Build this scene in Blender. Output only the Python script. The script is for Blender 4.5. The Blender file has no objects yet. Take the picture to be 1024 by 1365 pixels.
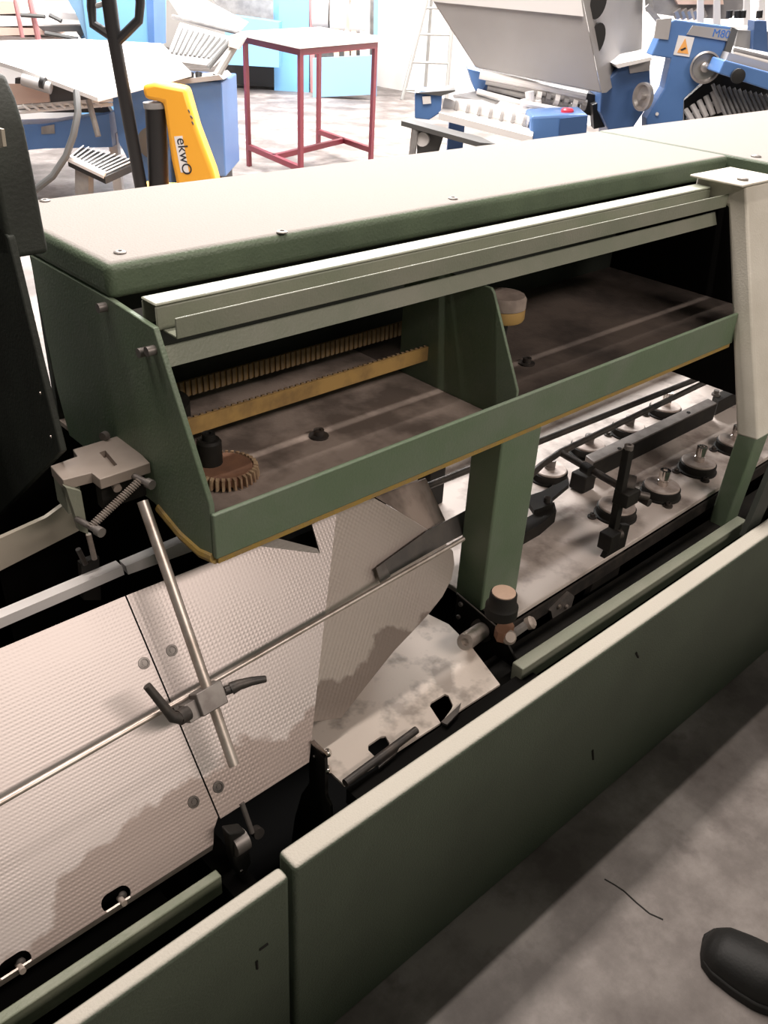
import bpy, bmesh, math, random
from mathutils import Vector as V, Matrix
random.seed(4)
scene = bpy.context.scene
COL = scene.collection

# ------------------------------------------------------------------ camera
FPX = 1188.0; CX, CY = 512.0, 682.5
CAM = V((0, 0, 1.5))
_X = V((1996-CX, 28-CY, FPX)).normalized()
_D = V((406-CX, 2600-CY, FPX)); _D = (_D - _X*_D.dot(_X)).normalized()
_Z = -_D; _Y = _Z.cross(_X)
cam_d = bpy.data.cameras.new('camera'); cam = bpy.data.objects.new('camera', cam_d); COL.objects.link(cam)
right = V((_X.x, _Y.x, _Z.x)); down = V((_X.y, _Y.y, _Z.y)); fwd = V((_X.z, _Y.z, _Z.z))
M = Matrix((right, -down, -fwd)).transposed().to_4x4(); M.translation = CAM
cam.matrix_world = M
cam_d.sensor_fit = 'VERTICAL'; cam_d.sensor_height = 36; cam_d.lens = FPX/1365*36
cam_d.clip_start = .02; cam_d.clip_end = 60
scene.camera = cam

# ------------------------------------------------------------------ light
scene.view_settings.view_transform = 'Standard'; scene.view_settings.look = 'None'
scene.view_settings.exposure = 0.0; scene.view_settings.gamma = 1.0
scene.view_settings.use_curve_mapping = False
w = bpy.data.worlds.new('hall_ambient'); scene.world = w; w.use_nodes = True
w.node_tree.nodes['Background'].inputs[0].default_value = (1.0, .93, .87, 1)
w.node_tree.nodes['Background'].inputs[1].default_value = .10
def area(name, loc, sx, sy, power, color=(1, .93, .86), rot=(0, 0, 0)):
    l = bpy.data.lights.new(name, 'AREA'); l.shape = 'RECTANGLE'; l.size = sx; l.size_y = sy
    l.energy = power; l.color = color
    o = bpy.data.objects.new(name, l); COL.objects.link(o); o.location = loc; o.rotation_euler = rot
    return o
# rows of ceiling tubes: bright hall behind the machine, one row above it, a weaker one behind the viewer
for i, (x, y) in enumerate(((3.2, 4.6), (6.2, 4.0), (3.4, 7.6), (6.6, 7.2), (5.2, 10.4))):
    area('hall_tube_light', (x, y, 4.4), 2.6, .5, 430, (1, .97, .95))
area('machine_tube_light', (1.2, 2.0, 3.9), 3.4, .25, 125, (1, .91, .84))
area('machine_tube_light', (1.2, 1.35, 3.9), 3.4, .07, 62, (1, .91, .84))
area('aisle_lamp_light', (1.5, -3.0, 3.9), 3.0, .5, 138, (1, .87, .79), (math.radians(48), 0, 0))

# ------------------------------------------------------------------ pixel measuring helpers (photo frame 1024 x 1365)
def ray(px, py):
    a, b = px-CX, py-CY
    return right*a + down*b + fwd*FPX
def PZ(px, py, z): r = ray(px, py); return CAM + r*((z-CAM.z)/r.z)
def PY(px, py, y): r = ray(px, py); return CAM + r*((y-CAM.y)/r.y)
def PX(px, py, x): r = ray(px, py); return CAM + r*((x-CAM.x)/r.x)
def PP(px, py, p, n): r = ray(px, py); n = V(n); return CAM + r*((V(p)-CAM).dot(n)/r.dot(n))
F2 = V((fwd.x, fwd.y, 0)).normalized(); S2 = V((F2.y, -F2.x, 0))
def Q(px, py, d): r = ray(px, py); return CAM + r*(d/r.dot(F2))
def W(s, d, z): v = F2*d + S2*s; return V((v.x, v.y, z))
def SD(px, py, d): return Q(px, py, d).dot(S2)

# ------------------------------------------------------------------ materials
MATS = {}
def mat(name, col, rough=.6, metal=0., var=None, vscale=8., vlo=.4, vhi=.65, bump=0., bscale=200., dust=None, dlo=.55, spec=.5, detail=4., emis=None):
    m = bpy.data.materials.new(name); m.use_nodes = True; nt = m.node_tree; N = nt.nodes; L = nt.links
    b = N['Principled BSDF']; b.inputs['Roughness'].default_value = rough; b.inputs['Metallic'].default_value = metal
    b.inputs['Specular IOR Level'].default_value = spec
    b.inputs['Base Color'].default_value = (*col, 1)
    tc = N.new('ShaderNodeTexCoord'); out = None
    if var:
        n = N.new('ShaderNodeTexNoise'); n.inputs['Scale'].default_value = vscale; n.inputs['Detail'].default_value = detail
        n.inputs['Roughness'].default_value = .6
        L.new(tc.outputs['Object'], n.inputs['Vector'])
        mr = N.new('ShaderNodeMapRange'); mr.inputs[1].default_value = vlo; mr.inputs[2].default_value = vhi
        L.new(n.outputs['Fac'], mr.inputs[0])
        mx = N.new('ShaderNodeMix'); mx.data_type = 'RGBA'; mx.inputs[6].default_value = (*col, 1); mx.inputs[7].default_value = (*var, 1)
        L.new(mr.outputs[0], mx.inputs[0]); out = mx.outputs[2]
    if dust:
        g = N.new('ShaderNodeNewGeometry'); sp = N.new('ShaderNodeSeparateXYZ'); L.new(g.outputs['Normal'], sp.inputs[0])
        mr = N.new('ShaderNodeMapRange'); mr.inputs[1].default_value = dlo; mr.inputs[2].default_value = .95
        L.new(sp.outputs[2], mr.inputs[0])
        mx = N.new('ShaderNodeMix'); mx.data_type = 'RGBA'; mx.inputs[7].default_value = (*dust, 1)
        if out: L.new(out, mx.inputs[6])
        else: mx.inputs[6].default_value = (*col, 1)
        L.new(mr.outputs[0], mx.inputs[0]); out = mx.outputs[2]
        rr = N.new('ShaderNodeMapRange'); rr.inputs[3].default_value = rough; rr.inputs[4].default_value = .85       # settled dust is matt
        L.new(mr.outputs[0], rr.inputs[0]); L.new(rr.outputs[0], b.inputs['Roughness'])
        r2 = N.new('ShaderNodeMapRange'); r2.inputs[3].default_value = spec; r2.inputs[4].default_value = 0.18
        L.new(mr.outputs[0], r2.inputs[0]); L.new(r2.outputs[0], b.inputs['Specular IOR Level'])
    if out: L.new(out, b.inputs['Base Color'])
    if bump:
        n = N.new('ShaderNodeTexNoise'); n.inputs['Scale'].default_value = bscale; n.inputs['Detail'].default_value = 2
        L.new(tc.outputs['Object'], n.inputs['Vector'])
        bp = N.new('ShaderNodeBump'); bp.inputs['Strength'].default_value = bump; bp.inputs['Distance'].default_value = .002
        L.new(n.outputs['Fac'], bp.inputs['Height']); L.new(bp.outputs[0], b.inputs['Normal'])
    MATS[name] = m; return m
mat('green', (.115, .155, .098), .5, var=(.086, .117, .075), vscale=5, bump=.5, bscale=260, dust=(.295, .272, .252), dlo=.75)
mat('green_plain', (.120, .168, .103), .5, var=(.145, .18, .128), vscale=9, bump=.35, bscale=260)
mat('green_pale', (.205, .22, .165), .5, var=(.25, .25, .20), vscale=6, bump=.3, bscale=240)
mat('frame_pale', (.68, .64, .56), .6, var=(.58, .54, .46), vscale=5, bump=.3, bscale=240)
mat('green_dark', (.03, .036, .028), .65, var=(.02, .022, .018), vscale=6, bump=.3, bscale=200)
mat('panel_green', (.076, .095, .066), .5, var=(.062, .077, .054), vscale=4, bump=.6, bscale=300, dust=(.52, .49, .43), dlo=.6)
mat('rail_green', (.17, .19, .13), .5, var=(.23, .24, .18), vscale=14, bump=.3)
mat('black', (.011, .010, .009), .65, var=(.018, .016, .013), vscale=20, spec=.25)
mat('black_unlit', (.005, .0045, .004), .9, spec=.1)  # near-black: unlit depth inside the machine put into the colour
mat('dark_metal', (.05, .045, .042), .5, .5, var=(.09, .075, .065), vscale=30)
mat('grey_metal', (.22, .20, .185), .45, .5, var=(.15, .13, .12), vscale=25)
mat('steel', (.60, .53, .48), .42, .8, var=(.45, .38, .33), vscale=30)
mat('chrome', (.75, .70, .66), .16, 1.0)
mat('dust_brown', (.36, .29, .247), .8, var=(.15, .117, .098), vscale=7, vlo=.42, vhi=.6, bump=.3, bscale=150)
mat('dust_shaded', (.115, .088, .073), .85, var=(.05, .038, .032), vscale=5, vlo=.42, vhi=.6, bump=.3, bscale=150)  # darker copy of the brown dust, hood-interior shade put into its colour
mat('bed_dust', (.64, .56, .51), .65, .05, var=(.33, .27, .24), vscale=9, vlo=.48, vhi=.66, bump=.25, bscale=120)
mat('slot_plate', (.66, .58, .51), .5, .1, var=(.36, .31, .27), vscale=12, vlo=.5, vhi=.62, bump=.15, bscale=120)
mat('disc_dust', (.50, .43, .39), .6, .2, var=(.30, .24, .21), vscale=20)
mat('block_metal', (.36, .30, .26), .55, .2, var=(.30, .25, .21), vscale=10)
mat('beige_arm', (.52, .47, .38), .6, var=(.46, .40, .33), vscale=7)
mat('belt_yellow', (.42, .26, .085), .7, var=(.26, .16, .06), vscale=22)
mat('belt_tooth', (.30, .21, .12), .8, var=(.18, .12, .07), vscale=30)
mat('yellow_pad', (.34, .22, .05), .7, var=(.30, .20, .07), vscale=60, vlo=.45, vhi=.55, bump=.5, bscale=220)
mat('gear_brown', (.24, .12, .07), .75, var=(.15, .075, .05), vscale=18)
mat('gear_tooth', (.42, .30, .18), .7, var=(.22, .13, .08), vscale=40)
mat('cap_pink', (.55, .38, .28), .6, var=(.48, .33, .25), vscale=30)
mat('copper', (.25, .13, .08), .5, .4)
mat('grey_belt', (.075, .068, .064), .6, var=(.11, .095, .085), vscale=15)
mat('shoe', (.007, .0065, .006), .62, var=(.014, .013, .012), vscale=9, bump=.2, bscale=180)
mat('shoe_sole', (.012, .011, .010), .75)
# background
mat('blue', (.085, .185, .42), .4, var=(.10, .21, .46), vscale=3)
mat('blue_deep', (.05, .105, .24), .4)
mat('blue_light', (.20, .45, .74), .45)
mat('blue_grey', (.22, .38, .55), .5)
mat('white_sheet', (.85, .82, .80), .6)
mat('white_paint', (.80, .77, .75), .5)
mat('grey_paint', (.36, .34, .33), .5, var=(.40, .38, .37), vscale=2)
mat('grey_dark', (.10, .098, .095), .5)
mat('grey_mid', (.30, .29, .28), .5, var=(.18, .17, .17), vscale=6)
mat('black_bg', (.015, .014, .014), .45)
mat('red_frame', (.20, .022, .035), .45)
mat('table_top', (.85, .80, .75), .5)
mat('orange', (.95, .44, .035), .45)
mat('wood', (.75, .52, .36), .6)
mat('pink_wood', (.75, .55, .46), .7)
mat('rail_pink', (.50, .22, .22), .5)
mat('ladder', (.34, .33, .31), .4, .3)
mat('wheel', (.45, .42, .40), .35, .7)
mat('red', (.8, .05, .08), .4)
mat('print_black', (.02, .02, .025), .6)
mat('print_blue', (.05, .18, .55), .6)
mat('print_orange', (.95, .45, .12), .6)
mat('wall_white', (.88, .85, .82), .8, var=(.84, .81, .78), vscale=1.2)

def steel_sheet(name, mode):
    m = bpy.data.materials.new(name); m.use_nodes = True; nt = m.node_tree; N = nt.nodes; L = nt.links
    b = N['Principled BSDF']; b.inputs['Metallic'].default_value = .55; b.inputs['Roughness'].default_value = .42
    uv = N.new('ShaderNodeUVMap'); sp = N.new('ShaderNodeSeparateXYZ'); L.new(uv.outputs[0], sp.inputs[0])
    def math_(op, a, bb=None):
        n = N.new('ShaderNodeMath'); n.operation = op
        for i, s in enumerate((a, bb)):
            if s is None: continue
            if isinstance(s, (int, float)): n.inputs[i].default_value = s
            else: L.new(s, n.inputs[i])
        return n.outputs[0]
    U, Vv = sp.outputs[0], sp.outputs[1]
    if mode == 'lines':
        h = math_('MULTIPLY', math_('SINE', math_('MULTIPLY', Vv, 2*math.pi/.0054)), math_('ADD', .55, math_('MULTIPLY', math_('SINE', math_('MULTIPLY', U, 2*math.pi/.0060)), .45)))
        st = .075
    elif mode == 'dots':
        h = math_('MULTIPLY', math_('SINE', math_('MULTIPLY', U, 2*math.pi/.0135)), math_('SINE', math_('MULTIPLY', Vv, 2*math.pi/.0125)))
        h = math_('MAXIMUM', math_('ABSOLUTE', h), .25); st = .18
    else:
        h = math_('MULTIPLY', math_('SINE', math_('MULTIPLY', U, 2*math.pi/.011)), math_('SINE', math_('MULTIPLY', Vv, 2*math.pi/.010))); st = .2
    n0 = N.new('ShaderNodeTexNoise'); n0.inputs['Scale'].default_value = 7; n0.inputs['Detail'].default_value = 3; L.new(uv.outputs[0], n0.inputs['Vector'])
    wr = N.new('ShaderNodeMapRange'); wr.inputs[1].default_value = .38; wr.inputs[2].default_value = .62; wr.inputs[3].default_value = .35; wr.inputs[4].default_value = 1.15
    L.new(n0.outputs['Fac'], wr.inputs[0]); h = math_('MULTIPLY', h, wr.outputs[0])      # relief worn flat in places
    bp = N.new('ShaderNodeBump'); bp.inputs['Strength'].default_value = st; bp.inputs['Distance'].default_value = .0012
    L.new(h, bp.inputs['Height']); L.new(bp.outputs[0], b.inputs['Normal'])
    # shade along the lower lip painted as a ragged brown film, plus light wear
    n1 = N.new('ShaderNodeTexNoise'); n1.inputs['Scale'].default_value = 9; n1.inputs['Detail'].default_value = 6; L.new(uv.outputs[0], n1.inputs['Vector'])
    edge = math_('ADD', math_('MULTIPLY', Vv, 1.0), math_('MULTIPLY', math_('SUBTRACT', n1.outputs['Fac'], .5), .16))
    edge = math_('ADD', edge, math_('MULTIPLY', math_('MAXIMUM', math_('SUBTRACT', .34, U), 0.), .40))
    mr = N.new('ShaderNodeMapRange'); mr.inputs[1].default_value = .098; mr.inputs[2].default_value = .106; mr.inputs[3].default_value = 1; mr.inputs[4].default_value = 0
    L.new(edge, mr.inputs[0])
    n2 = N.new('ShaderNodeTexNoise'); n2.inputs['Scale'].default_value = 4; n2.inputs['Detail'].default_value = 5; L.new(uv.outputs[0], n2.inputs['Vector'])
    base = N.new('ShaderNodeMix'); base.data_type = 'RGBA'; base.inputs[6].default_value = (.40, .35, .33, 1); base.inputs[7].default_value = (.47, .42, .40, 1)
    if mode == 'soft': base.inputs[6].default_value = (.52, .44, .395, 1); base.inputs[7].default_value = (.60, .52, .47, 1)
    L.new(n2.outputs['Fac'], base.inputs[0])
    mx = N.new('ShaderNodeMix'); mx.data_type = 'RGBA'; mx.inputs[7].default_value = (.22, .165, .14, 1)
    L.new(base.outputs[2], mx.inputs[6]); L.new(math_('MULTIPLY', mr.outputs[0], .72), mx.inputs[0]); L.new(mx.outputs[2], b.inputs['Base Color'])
    MATS[name] = m
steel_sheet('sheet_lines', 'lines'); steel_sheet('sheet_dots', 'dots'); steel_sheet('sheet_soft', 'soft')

def concrete():
    m = bpy.data.materials.new('concrete'); m.use_nodes = True; nt = m.node_tree; N = nt.nodes; L = nt.links
    b = N['Principled BSDF']; b.inputs['Roughness'].default_value = .55
    tc = N.new('ShaderNodeTexCoord')
    n = N.new('ShaderNodeTexNoise'); n.inputs['Scale'].default_value = 2.6; n.inputs['Detail'].default_value = 9; n.inputs['Roughness'].default_value = .65
    L.new(tc.outputs['Object'], n.inputs['Vector'])
    cr = N.new('ShaderNodeValToRGB'); e = cr.color_ramp.elements
    e[0].position = .38; e[0].color = (.13, .108, .098, 1); e[1].position = .62; e[1].color = (.34, .30, .28, 1)
    k = cr.color_ramp.elements.new(.5); k.color = (.21, .182, .168, 1)
    L.new(n.outputs['Fac'], cr.inputs[0])
    n2 = N.new('ShaderNodeTexNoise'); n2.inputs['Scale'].default_value = 11; n2.inputs['Detail'].default_value = 6; L.new(tc.outputs['Object'], n2.inputs['Vector'])
    mr = N.new('ShaderNodeMapRange'); mr.inputs[1].default_value = .62; mr.inputs[2].default_value = .72; L.new(n2.outputs['Fac'], mr.inputs[0])
    mx = N.new('ShaderNodeMix'); mx.data_type = 'RGBA'; mx.inputs[7].default_value = (.11, .09, .082, 1)
    mm = N.new('ShaderNodeMath'); mm.operation = 'MULTIPLY'; mm.inputs[1].default_value = .6; L.new(mr.outputs[0], mm.inputs[0])
    L.new(cr.outputs[0], mx.inputs[6]); L.new(mm.outputs[0], mx.inputs[0]); L.new(mx.outputs[2], b.inputs['Base Color'])
    bp = N.new('ShaderNodeBump'); bp.inputs['Strength'].default_value = .15; bp.inputs['Distance'].default_value = .004
    L.new(n2.outputs['Fac'], bp.inputs['Height']); L.new(bp.outputs[0], b.inputs['Normal'])
    MATS['concrete'] = m
concrete()

# ------------------------------------------------------------------ builders
ROOT = {}
def loc_of(o):
    while o is not None and o.name not in ROOT: o = o.parent
    return ROOT[o.name] if o is not None else V((0, 0, 0))
def thing(name, label, cat, loc, group=None):
    o = bpy.data.objects.new(name, None); COL.objects.link(o); o.location = loc; o.empty_display_size = .05
    o['label'] = label; o['category'] = cat
    if group: o['group'] = group
    ROOT[o.name] = V(loc); return o
class MB:
    def __init__(s): s.v = []; s.f = []
    def add(s, vs, fs):
        n = len(s.v); s.v += [V(p) for p in vs]; s.f += [tuple(i+n for i in f) for f in fs]; return s
    def box(s, x0, x1, y0, y1, z0, z1):
        vs = [(x, y, z) for x in (x0, x1) for y in (y0, y1) for z in (z0, z1)]
        return s.add(vs, [(0, 1, 3, 2), (4, 6, 7, 5), (0, 4, 5, 1), (2, 3, 7, 6), (0, 2, 6, 4), (1, 5, 7, 3)])
    def obox(s, c, ax, ay, az):                      # oriented box: centre and three half vectors
        c, ax, ay, az = V(c), V(ax), V(ay), V(az)
        vs = [c+ax*i+ay*j+az*k for i in (-1, 1) for j in (-1, 1) for k in (-1, 1)]
        return s.add(vs, [(0, 1, 3, 2), (4, 6, 7, 5), (0, 4, 5, 1), (2, 3, 7, 6), (0, 2, 6, 4), (1, 5, 7, 3)])
    def prism(s, pts, vec):
        pts = [V(p) for p in pts]; n = len(pts); vec = V(vec)
        return s.add(pts+[p+vec for p in pts], [tuple(range(n)), tuple(range(2*n-1, n-1, -1))]+[(i, i+n, (i+1) % n+n, (i+1) % n) for i in range(n)])
    def tube(s, pts, r, n=12, r1=None):
        pts = [V(p) for p in pts]; k = len(pts); rs = [r + ((r1 if r1 is not None else r)-r)*i/(k-1) for i in range(k)]
        rings = []; prev = None
        for i, p in enumerate(pts):
            t = (pts[min(i+1, k-1)]-pts[max(i-1, 0)]).normalized()
            if prev is None:
                a = t.cross(V((0, 0, 1)) if abs(t.z) < .9 else V((1, 0, 0))).normalized()
            else: a = (prev - t*prev.dot(t)).normalized()
            prev = a; b = t.cross(a)
            rings.append([p+(a*math.cos(q)+b*math.sin(q))*rs[i] for q in [2*math.pi*j/n for j in range(n)]])
        vs = [p for R_ in rings for p in R_]; fs = []
        for i in range(k-1):
            for j in range(n):
                fs.append((i*n+j, i*n+(j+1) % n, (i+1)*n+(j+1) % n, (i+1)*n+j))
        fs += [tuple(range(n-1, -1, -1)), tuple(range((k-1)*n, k*n))]
        return s.add(vs, fs)
    def cyl(s, p0, p1, r, n=20, r1=None): return s.tube([p0, p1], r, n, r1)
    def lathe(s, c, prof, axis=(0, 0, 1), n=28):      # prof: (radius, height) list
        c, ax = V(c), V(axis).normalized(); a = ax.cross(V((0, 0, 1)) if abs(ax.z) < .9 else V((1, 0, 0))).normalized(); b = ax.cross(a)
        vs = []; fs = []
        for r, h in prof:
            for j in range(n):
                q = 2*math.pi*j/n; vs.append(c+ax*h+(a*math.cos(q)+b*math.sin(q))*r)
        for i in range(len(prof)-1):
            for j in range(n): fs.append((i*n+j, i*n+(j+1) % n, (i+1)*n+(j+1) % n, (i+1)*n+j))
        fs += [tuple(range(n-1, -1, -1)), tuple(range((len(prof)-1)*n, len(prof)*n))]
        return s.add(vs, fs)
    def build(s, name, m, parent=None, bevel=0., smooth=True, uv=None, seg=2, label=None):
        off = loc_of(parent) if parent else V((0, 0, 0))
        me = bpy.data.meshes.new(name); me.from_pydata([tuple(p-off) for p in s.v], [], s.f)
        bm = bmesh.new(); bm.from_mesh(me); bmesh.ops.recalc_face_normals(bm, faces=bm.faces[:]); bm.to_mesh(me); bm.free()
        if uv:
            lay = me.uv_layers.new(name='UVMap')
            for lp in me.loops: lay.data[lp.index].uv = uv(me.vertices[lp.vertex_index].co+off)
        me.materials.append(MATS[m])
        if smooth:
            me.polygons.foreach_set('use_smooth', [True]*len(me.polygons)); me.set_sharp_from_angle(angle=math.radians(35))
        o = bpy.data.objects.new(name, me); COL.objects.link(o); o.parent = parent
        if bevel:
            b = o.modifiers.new('bevel', 'BEVEL'); b.width = bevel; b.segments = seg; b.limit_method = 'ANGLE'; b.angle_limit = math.radians(40)
            b.harden_normals = False
        if label: o['label'] = label
        return o
def cut(o, cutters):
    """cut holes (meshes in the same local space) out of a part"""
    tmp = []
    for mb in cutters:
        c = mb.build('cutter', 'black', None, smooth=False); c.location = -loc_of(o.parent); tmp.append(c)
        md = o.modifiers.new('cut', 'BOOLEAN'); md.operation = 'DIFFERENCE'; md.object = c; md.solver = 'EXACT'
    # evaluate in world space: put the part there first
    bpy.context.view_layer.update()
    par = o.parent; o.parent = None; bpy.context.view_layer.update()
    dg = bpy.context.evaluated_depsgraph_get()
    me = bpy.data.meshes.new_from_object(o.evaluated_get(dg), preserve_all_data_layers=True, depsgraph=dg)
    o.modifiers.clear(); o.data = me; o.parent = par
    for c in tmp: bpy.data.objects.remove(c)
def copy_part(src, parent, delta):
    c = src.copy(); COL.objects.link(c); c.parent = parent; c.location = src.location + V(delta)
    for ch in list(src.children):
        d = ch.copy(); COL.objects.link(d); d.parent = c
    return c
def tag(o, label, cat, group=None):
    o['label'] = label; o['category'] = cat
    if group: o['group'] = group
def struct(o): o['kind'] = 'structure'; return o
def text_part(name, txt, m, parent, org, xdir, ydir, size, depth=.002):
    cu = bpy.data.curves.new(name, 'FONT'); cu.body = txt; cu.size = size; cu.extrude = depth
    t = bpy.data.objects.new(name, cu); COL.objects.link(t); bpy.context.view_layer.update()
    me = bpy.data.meshes.new_from_object(t.evaluated_get(bpy.context.evaluated_depsgraph_get()))
    bpy.data.objects.remove(t); bpy.data.curves.remove(cu)
    xd, yd = V(xdir).normalized(), V(ydir).normalized(); zd = xd.cross(yd); off = loc_of(parent)
    for v in me.vertices: v.co = V(org) + xd*v.co.x + yd*v.co.y + zd*v.co.z - off
    me.materials.clear(); me.materials.append(MATS[m])
    o = bpy.data.objects.new(name, me); COL.objects.link(o); o.parent = parent; return o

# ================================================================== SETTING
fl = struct(MB().box(-6, 9.4, -5, 16, -.1, 0).build('floor', 'concrete', smooth=False))
ck = MB(); cp = [PZ(806, 1172, 0), PZ(820, 1180, 0), PZ(832, 1188, 0), PZ(848, 1203, 0), PZ(866, 1218, 0), PZ(884, 1226, 0)]
for a, b in zip(cp, cp[1:]):
    t = (b-a); nn = V((-t.y, t.x, 0)).normalized()*.0016
    ck.prism([a+nn, b+nn, b-nn, a-nn], (0, 0, .0006))
ck.build('floor_crack', 'black', fl, smooth=False)
struct(MB().box(9.2, 9.4, -5, 16, 0, 4.8).build('wall_right', 'wall_white', smooth=False))
struct(MB().box(-6, 9.2, 15.8, 16, 0, 4.8).build('wall_back', 'wall_white', smooth=False))

# ================================================================== MACHINE : frame and base
base = thing('conveyor_frame', 'dark machine frame behind the front panels, with grey-green rails', 'machine frame', (.9, 1.0, 0))
MB().box(-.9, 5.0, .66, 1.44, .05, .09).build('floor_pan', 'black_unlit', base)
MB().box(-.9, 5.0, 1.40, 1.44, .09, .59).build('back_plate', 'black_unlit', base)
MB().box(-.9, .98, 1.40, 1.44, .59, .80).build('back_plate', 'black_unlit', base)
MB().box(-.9, 5.0, .66, .68, .09, .33).build('sill_plate', 'black_unlit', base)
for sx in (-.85, .42, 1.05, 2.0, 2.9):
    MB().box(sx, sx+.04, .70, 1.38, .09, .34).build('cross_member', 'black_unlit', base)
for sx in (-.8, .9, 2.8):
    MB().box(sx, sx+.08, .72, .80, 0, .05).build('foot', 'black', base)
MB().box(-.5, .404, .7045, .719, .36, .40).build('rail', 'rail_green', base, bevel=.002)
MB().box(1.028, 1.83, .686, .711, .40, .44).build('rail', 'green_pale', base, bevel=.002)
MB().box(1.0, 2.6, .735, .80, .33, .36).build('rail', 'black', base)

# front panels
pl1 = thing('front_panel', 'long hammered-green front panel with pale worn top edge, right of the joint', 'panel', (1.5, .62, 0))
MB().box(.4565, 5.0, .604, .643, 0.0, .47).build('panel_sheet', 'panel_green', pl1, bevel=.007, seg=3)
for (a, b) in (((848, 870), (851, 876)), ((790, 1000), (791, 1012))):
    p, q = PY(*a, .6035), PY(*b, .6035); MB().cyl(p, q+V((0, .0004, 0)), .0025, 8).build('paint_chip', 'black', pl1)
pl2 = thing('front_panel', 'short hammered-green front panel left of the joint, lower left corner', 'panel', (0, .62, 0))
MB().box(-.9, .4475, .604, .628, 0.0, .465).build('panel_sheet', 'panel_green', pl2, bevel=.007, seg=3)
for (a, b) in (((346, 1266), (357, 1258)), ((342, 1281), (343, 1291))):
    p, q = PY(*a, .6035), PY(*b, .6035); MB().cyl(p, q, .002, 8).build('paint_chip', 'black', pl2)

# added unseen partition behind the viewer, there to shade front panels and floor
struct(MB().box(-2.6, 3.4, -1.15, -1.05, 0, 1.97).build('added_shade_wall', 'panel_green', smooth=False))

# ================================================================== HOOD
hood = thing('machine_hood', 'green hammered-metal machine housing with long open window and dusty top cover', 'machine housing', (1.2, 1.15, .42))
X0, X1 = .522, 1.885
tc_ = MB().box(X0, 2.113, 1.083, 1.465, 1.098, 1.147).build('top_cover', 'green', hood, bevel=.012, seg=4)
for (px, py) in ((160, 337), (60, 268), (604, 265), (376, 310)):
    c = PZ(px, py, 1.1472); MB().lathe(c, [(.0085, 0), (.0085, .0015), (.006, .003), (.0035, .003), (.0035, .0015)], n=16).build('screw', 'grey_metal', tc_)
sc_ = MB().prism([(2.118, .965, 1.147), (2.118, 1.465, 1.147), (5.0, 1.465, 1.147), (5.0, .93, 1.147), (2.118, .93, 1.147)], (0, 0, -.035)).build('side_cover', 'green', hood, bevel=.006)
MB().lathe(PZ(1008, 209, 1.1472), [(.012, 0), (.012, .002), (.008, .004)], n=16).build('screw', 'grey_metal', sc_)
prof = [(.8685, .802), (.8685, .884), (.974, 1.094), (1.085, 1.100), (PX(37, 330, X0).y, 1.100), (PX(76, 520, X0).y, PX(76, 520, X0).z), (PX(93, 585, X0).y, .815), (1.02, .815), (.93, .795)]
ep = MB().prism([(X0, a, b) for a, b in prof], (.008, 0, 0)).build('end_panel', 'green_plain', hood, bevel=.0015)
for (px, py) in ((130, 411), (184, 471), (195, 469)):
    c = PX(px, py, X0-.012); MB().cyl(c+V((.012, 0, 0)), c, .0065, 14).build('bolt', 'grey_metal', ep)
fb = MB().box(X0, X1+.01, .860, .868, .802, .872).build('front_bar', 'green_plain', hood, bevel=.002)
MB().box(X0+.004, X1, .861, .935, .794, .802).build('padding_strip', 'yellow_pad', hood)
MB().tube([(X0+.004, .868, .800), (X0+.004, .90, .792), (X0+.004, .95, .795), (X0+.004, 1.01, .812)], .009, 10).build('edge_padding', 'yellow_pad', hood)
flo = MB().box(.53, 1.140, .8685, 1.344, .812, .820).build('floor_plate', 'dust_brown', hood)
MB().box(1.1405, 2.10, .8685, 1.344, .812, .820).build('floor_plate', 'dust_shaded', hood)
MB().box(X0+.01, 5.0, 1.345, 1.357, .815, 1.10).build('back_panel', 'green_dark', hood)
MB().box(2.10, 2.112, .90, 1.344, .60, 1.098).build('bulkhead', 'black_unlit', hood)
# divider rib
dv = [(.868, .820), (.868, .882), (.945, 1.034), (.952, 1.040), (1.16, 1.040), (1.16, .820)]
MB().prism([(1.140, a, b) for a, b in dv], (.006, 0, 0)).build('divider', 'green_plain', hood, bevel=.0012)
# upper rails
ch = MB(); a0, a1 = .533, 1.872
ch.box(a0, a1, .984, 1.021, 1.116, 1.120).box(a0, a1, .984, .988, 1.084, 1.1155).box(a0, a1, 1.017, 1.021, 1.084, 1.1155)
ch.build('channel_rail', 'green_pale', hood, bevel=.0035)
MB().box(.54, 1.888, .949, .952, 1.083, 1.110).box(.54, 1.888, .9525, .984, 1.083, 1.086).build('angle_strip', 'green_pale', hood, bevel=.001)
MB().prism([(.53, .972, 1.068), (.53, .9615, 1.043), (.53, .9645, 1.042), (.53, .975, 1.067)], (1.36, 0, 0)).build('window_rail', 'green_pale', hood)
MB().box(.533, 2.09, 1.0215, 1.064, 1.086, 1.0885).build('added_gap_filler', 'black', hood)  # added strip, narrows the gap so light falls through as a streak
# right end frame
fr = [(1.032, 1.132), (.915, 1.132), (.738, .605), (.79, .60), (.945, 1.085), (1.032, 1.10)]
f_ = MB().prism([(1.887, a, b) for a, b in fr], (.14, 0, 0)).build('end_frame', 'frame_pale', hood, bevel=.006, seg=3)
fr2 = [(.739, .612), (.752, .40), (.755, .30), (.80, .30), (.797, .40), (.79, .606)]
MB().prism([(1.888, a, b) for a, b in fr2], (.055, 0, 0)).build('frame_leg', 'green_plain', hood, bevel=.005, seg=3)
MB().box(1.86, 2.03, .91, 1.034, 1.1325, 1.138).build('cap_plate', 'frame_pale', f_, bevel=.002)
MB().lathe(PZ(990, 240, 1.138), [(.012, 0), (.012, .004), (.007, .005)], n=16).build('screw', 'grey_metal', f_)
# support post
po = MB().box(1.112, 1.221, .862, .932, .42, .800).build('support_post', 'green_plain', hood, bevel=.004)
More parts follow.
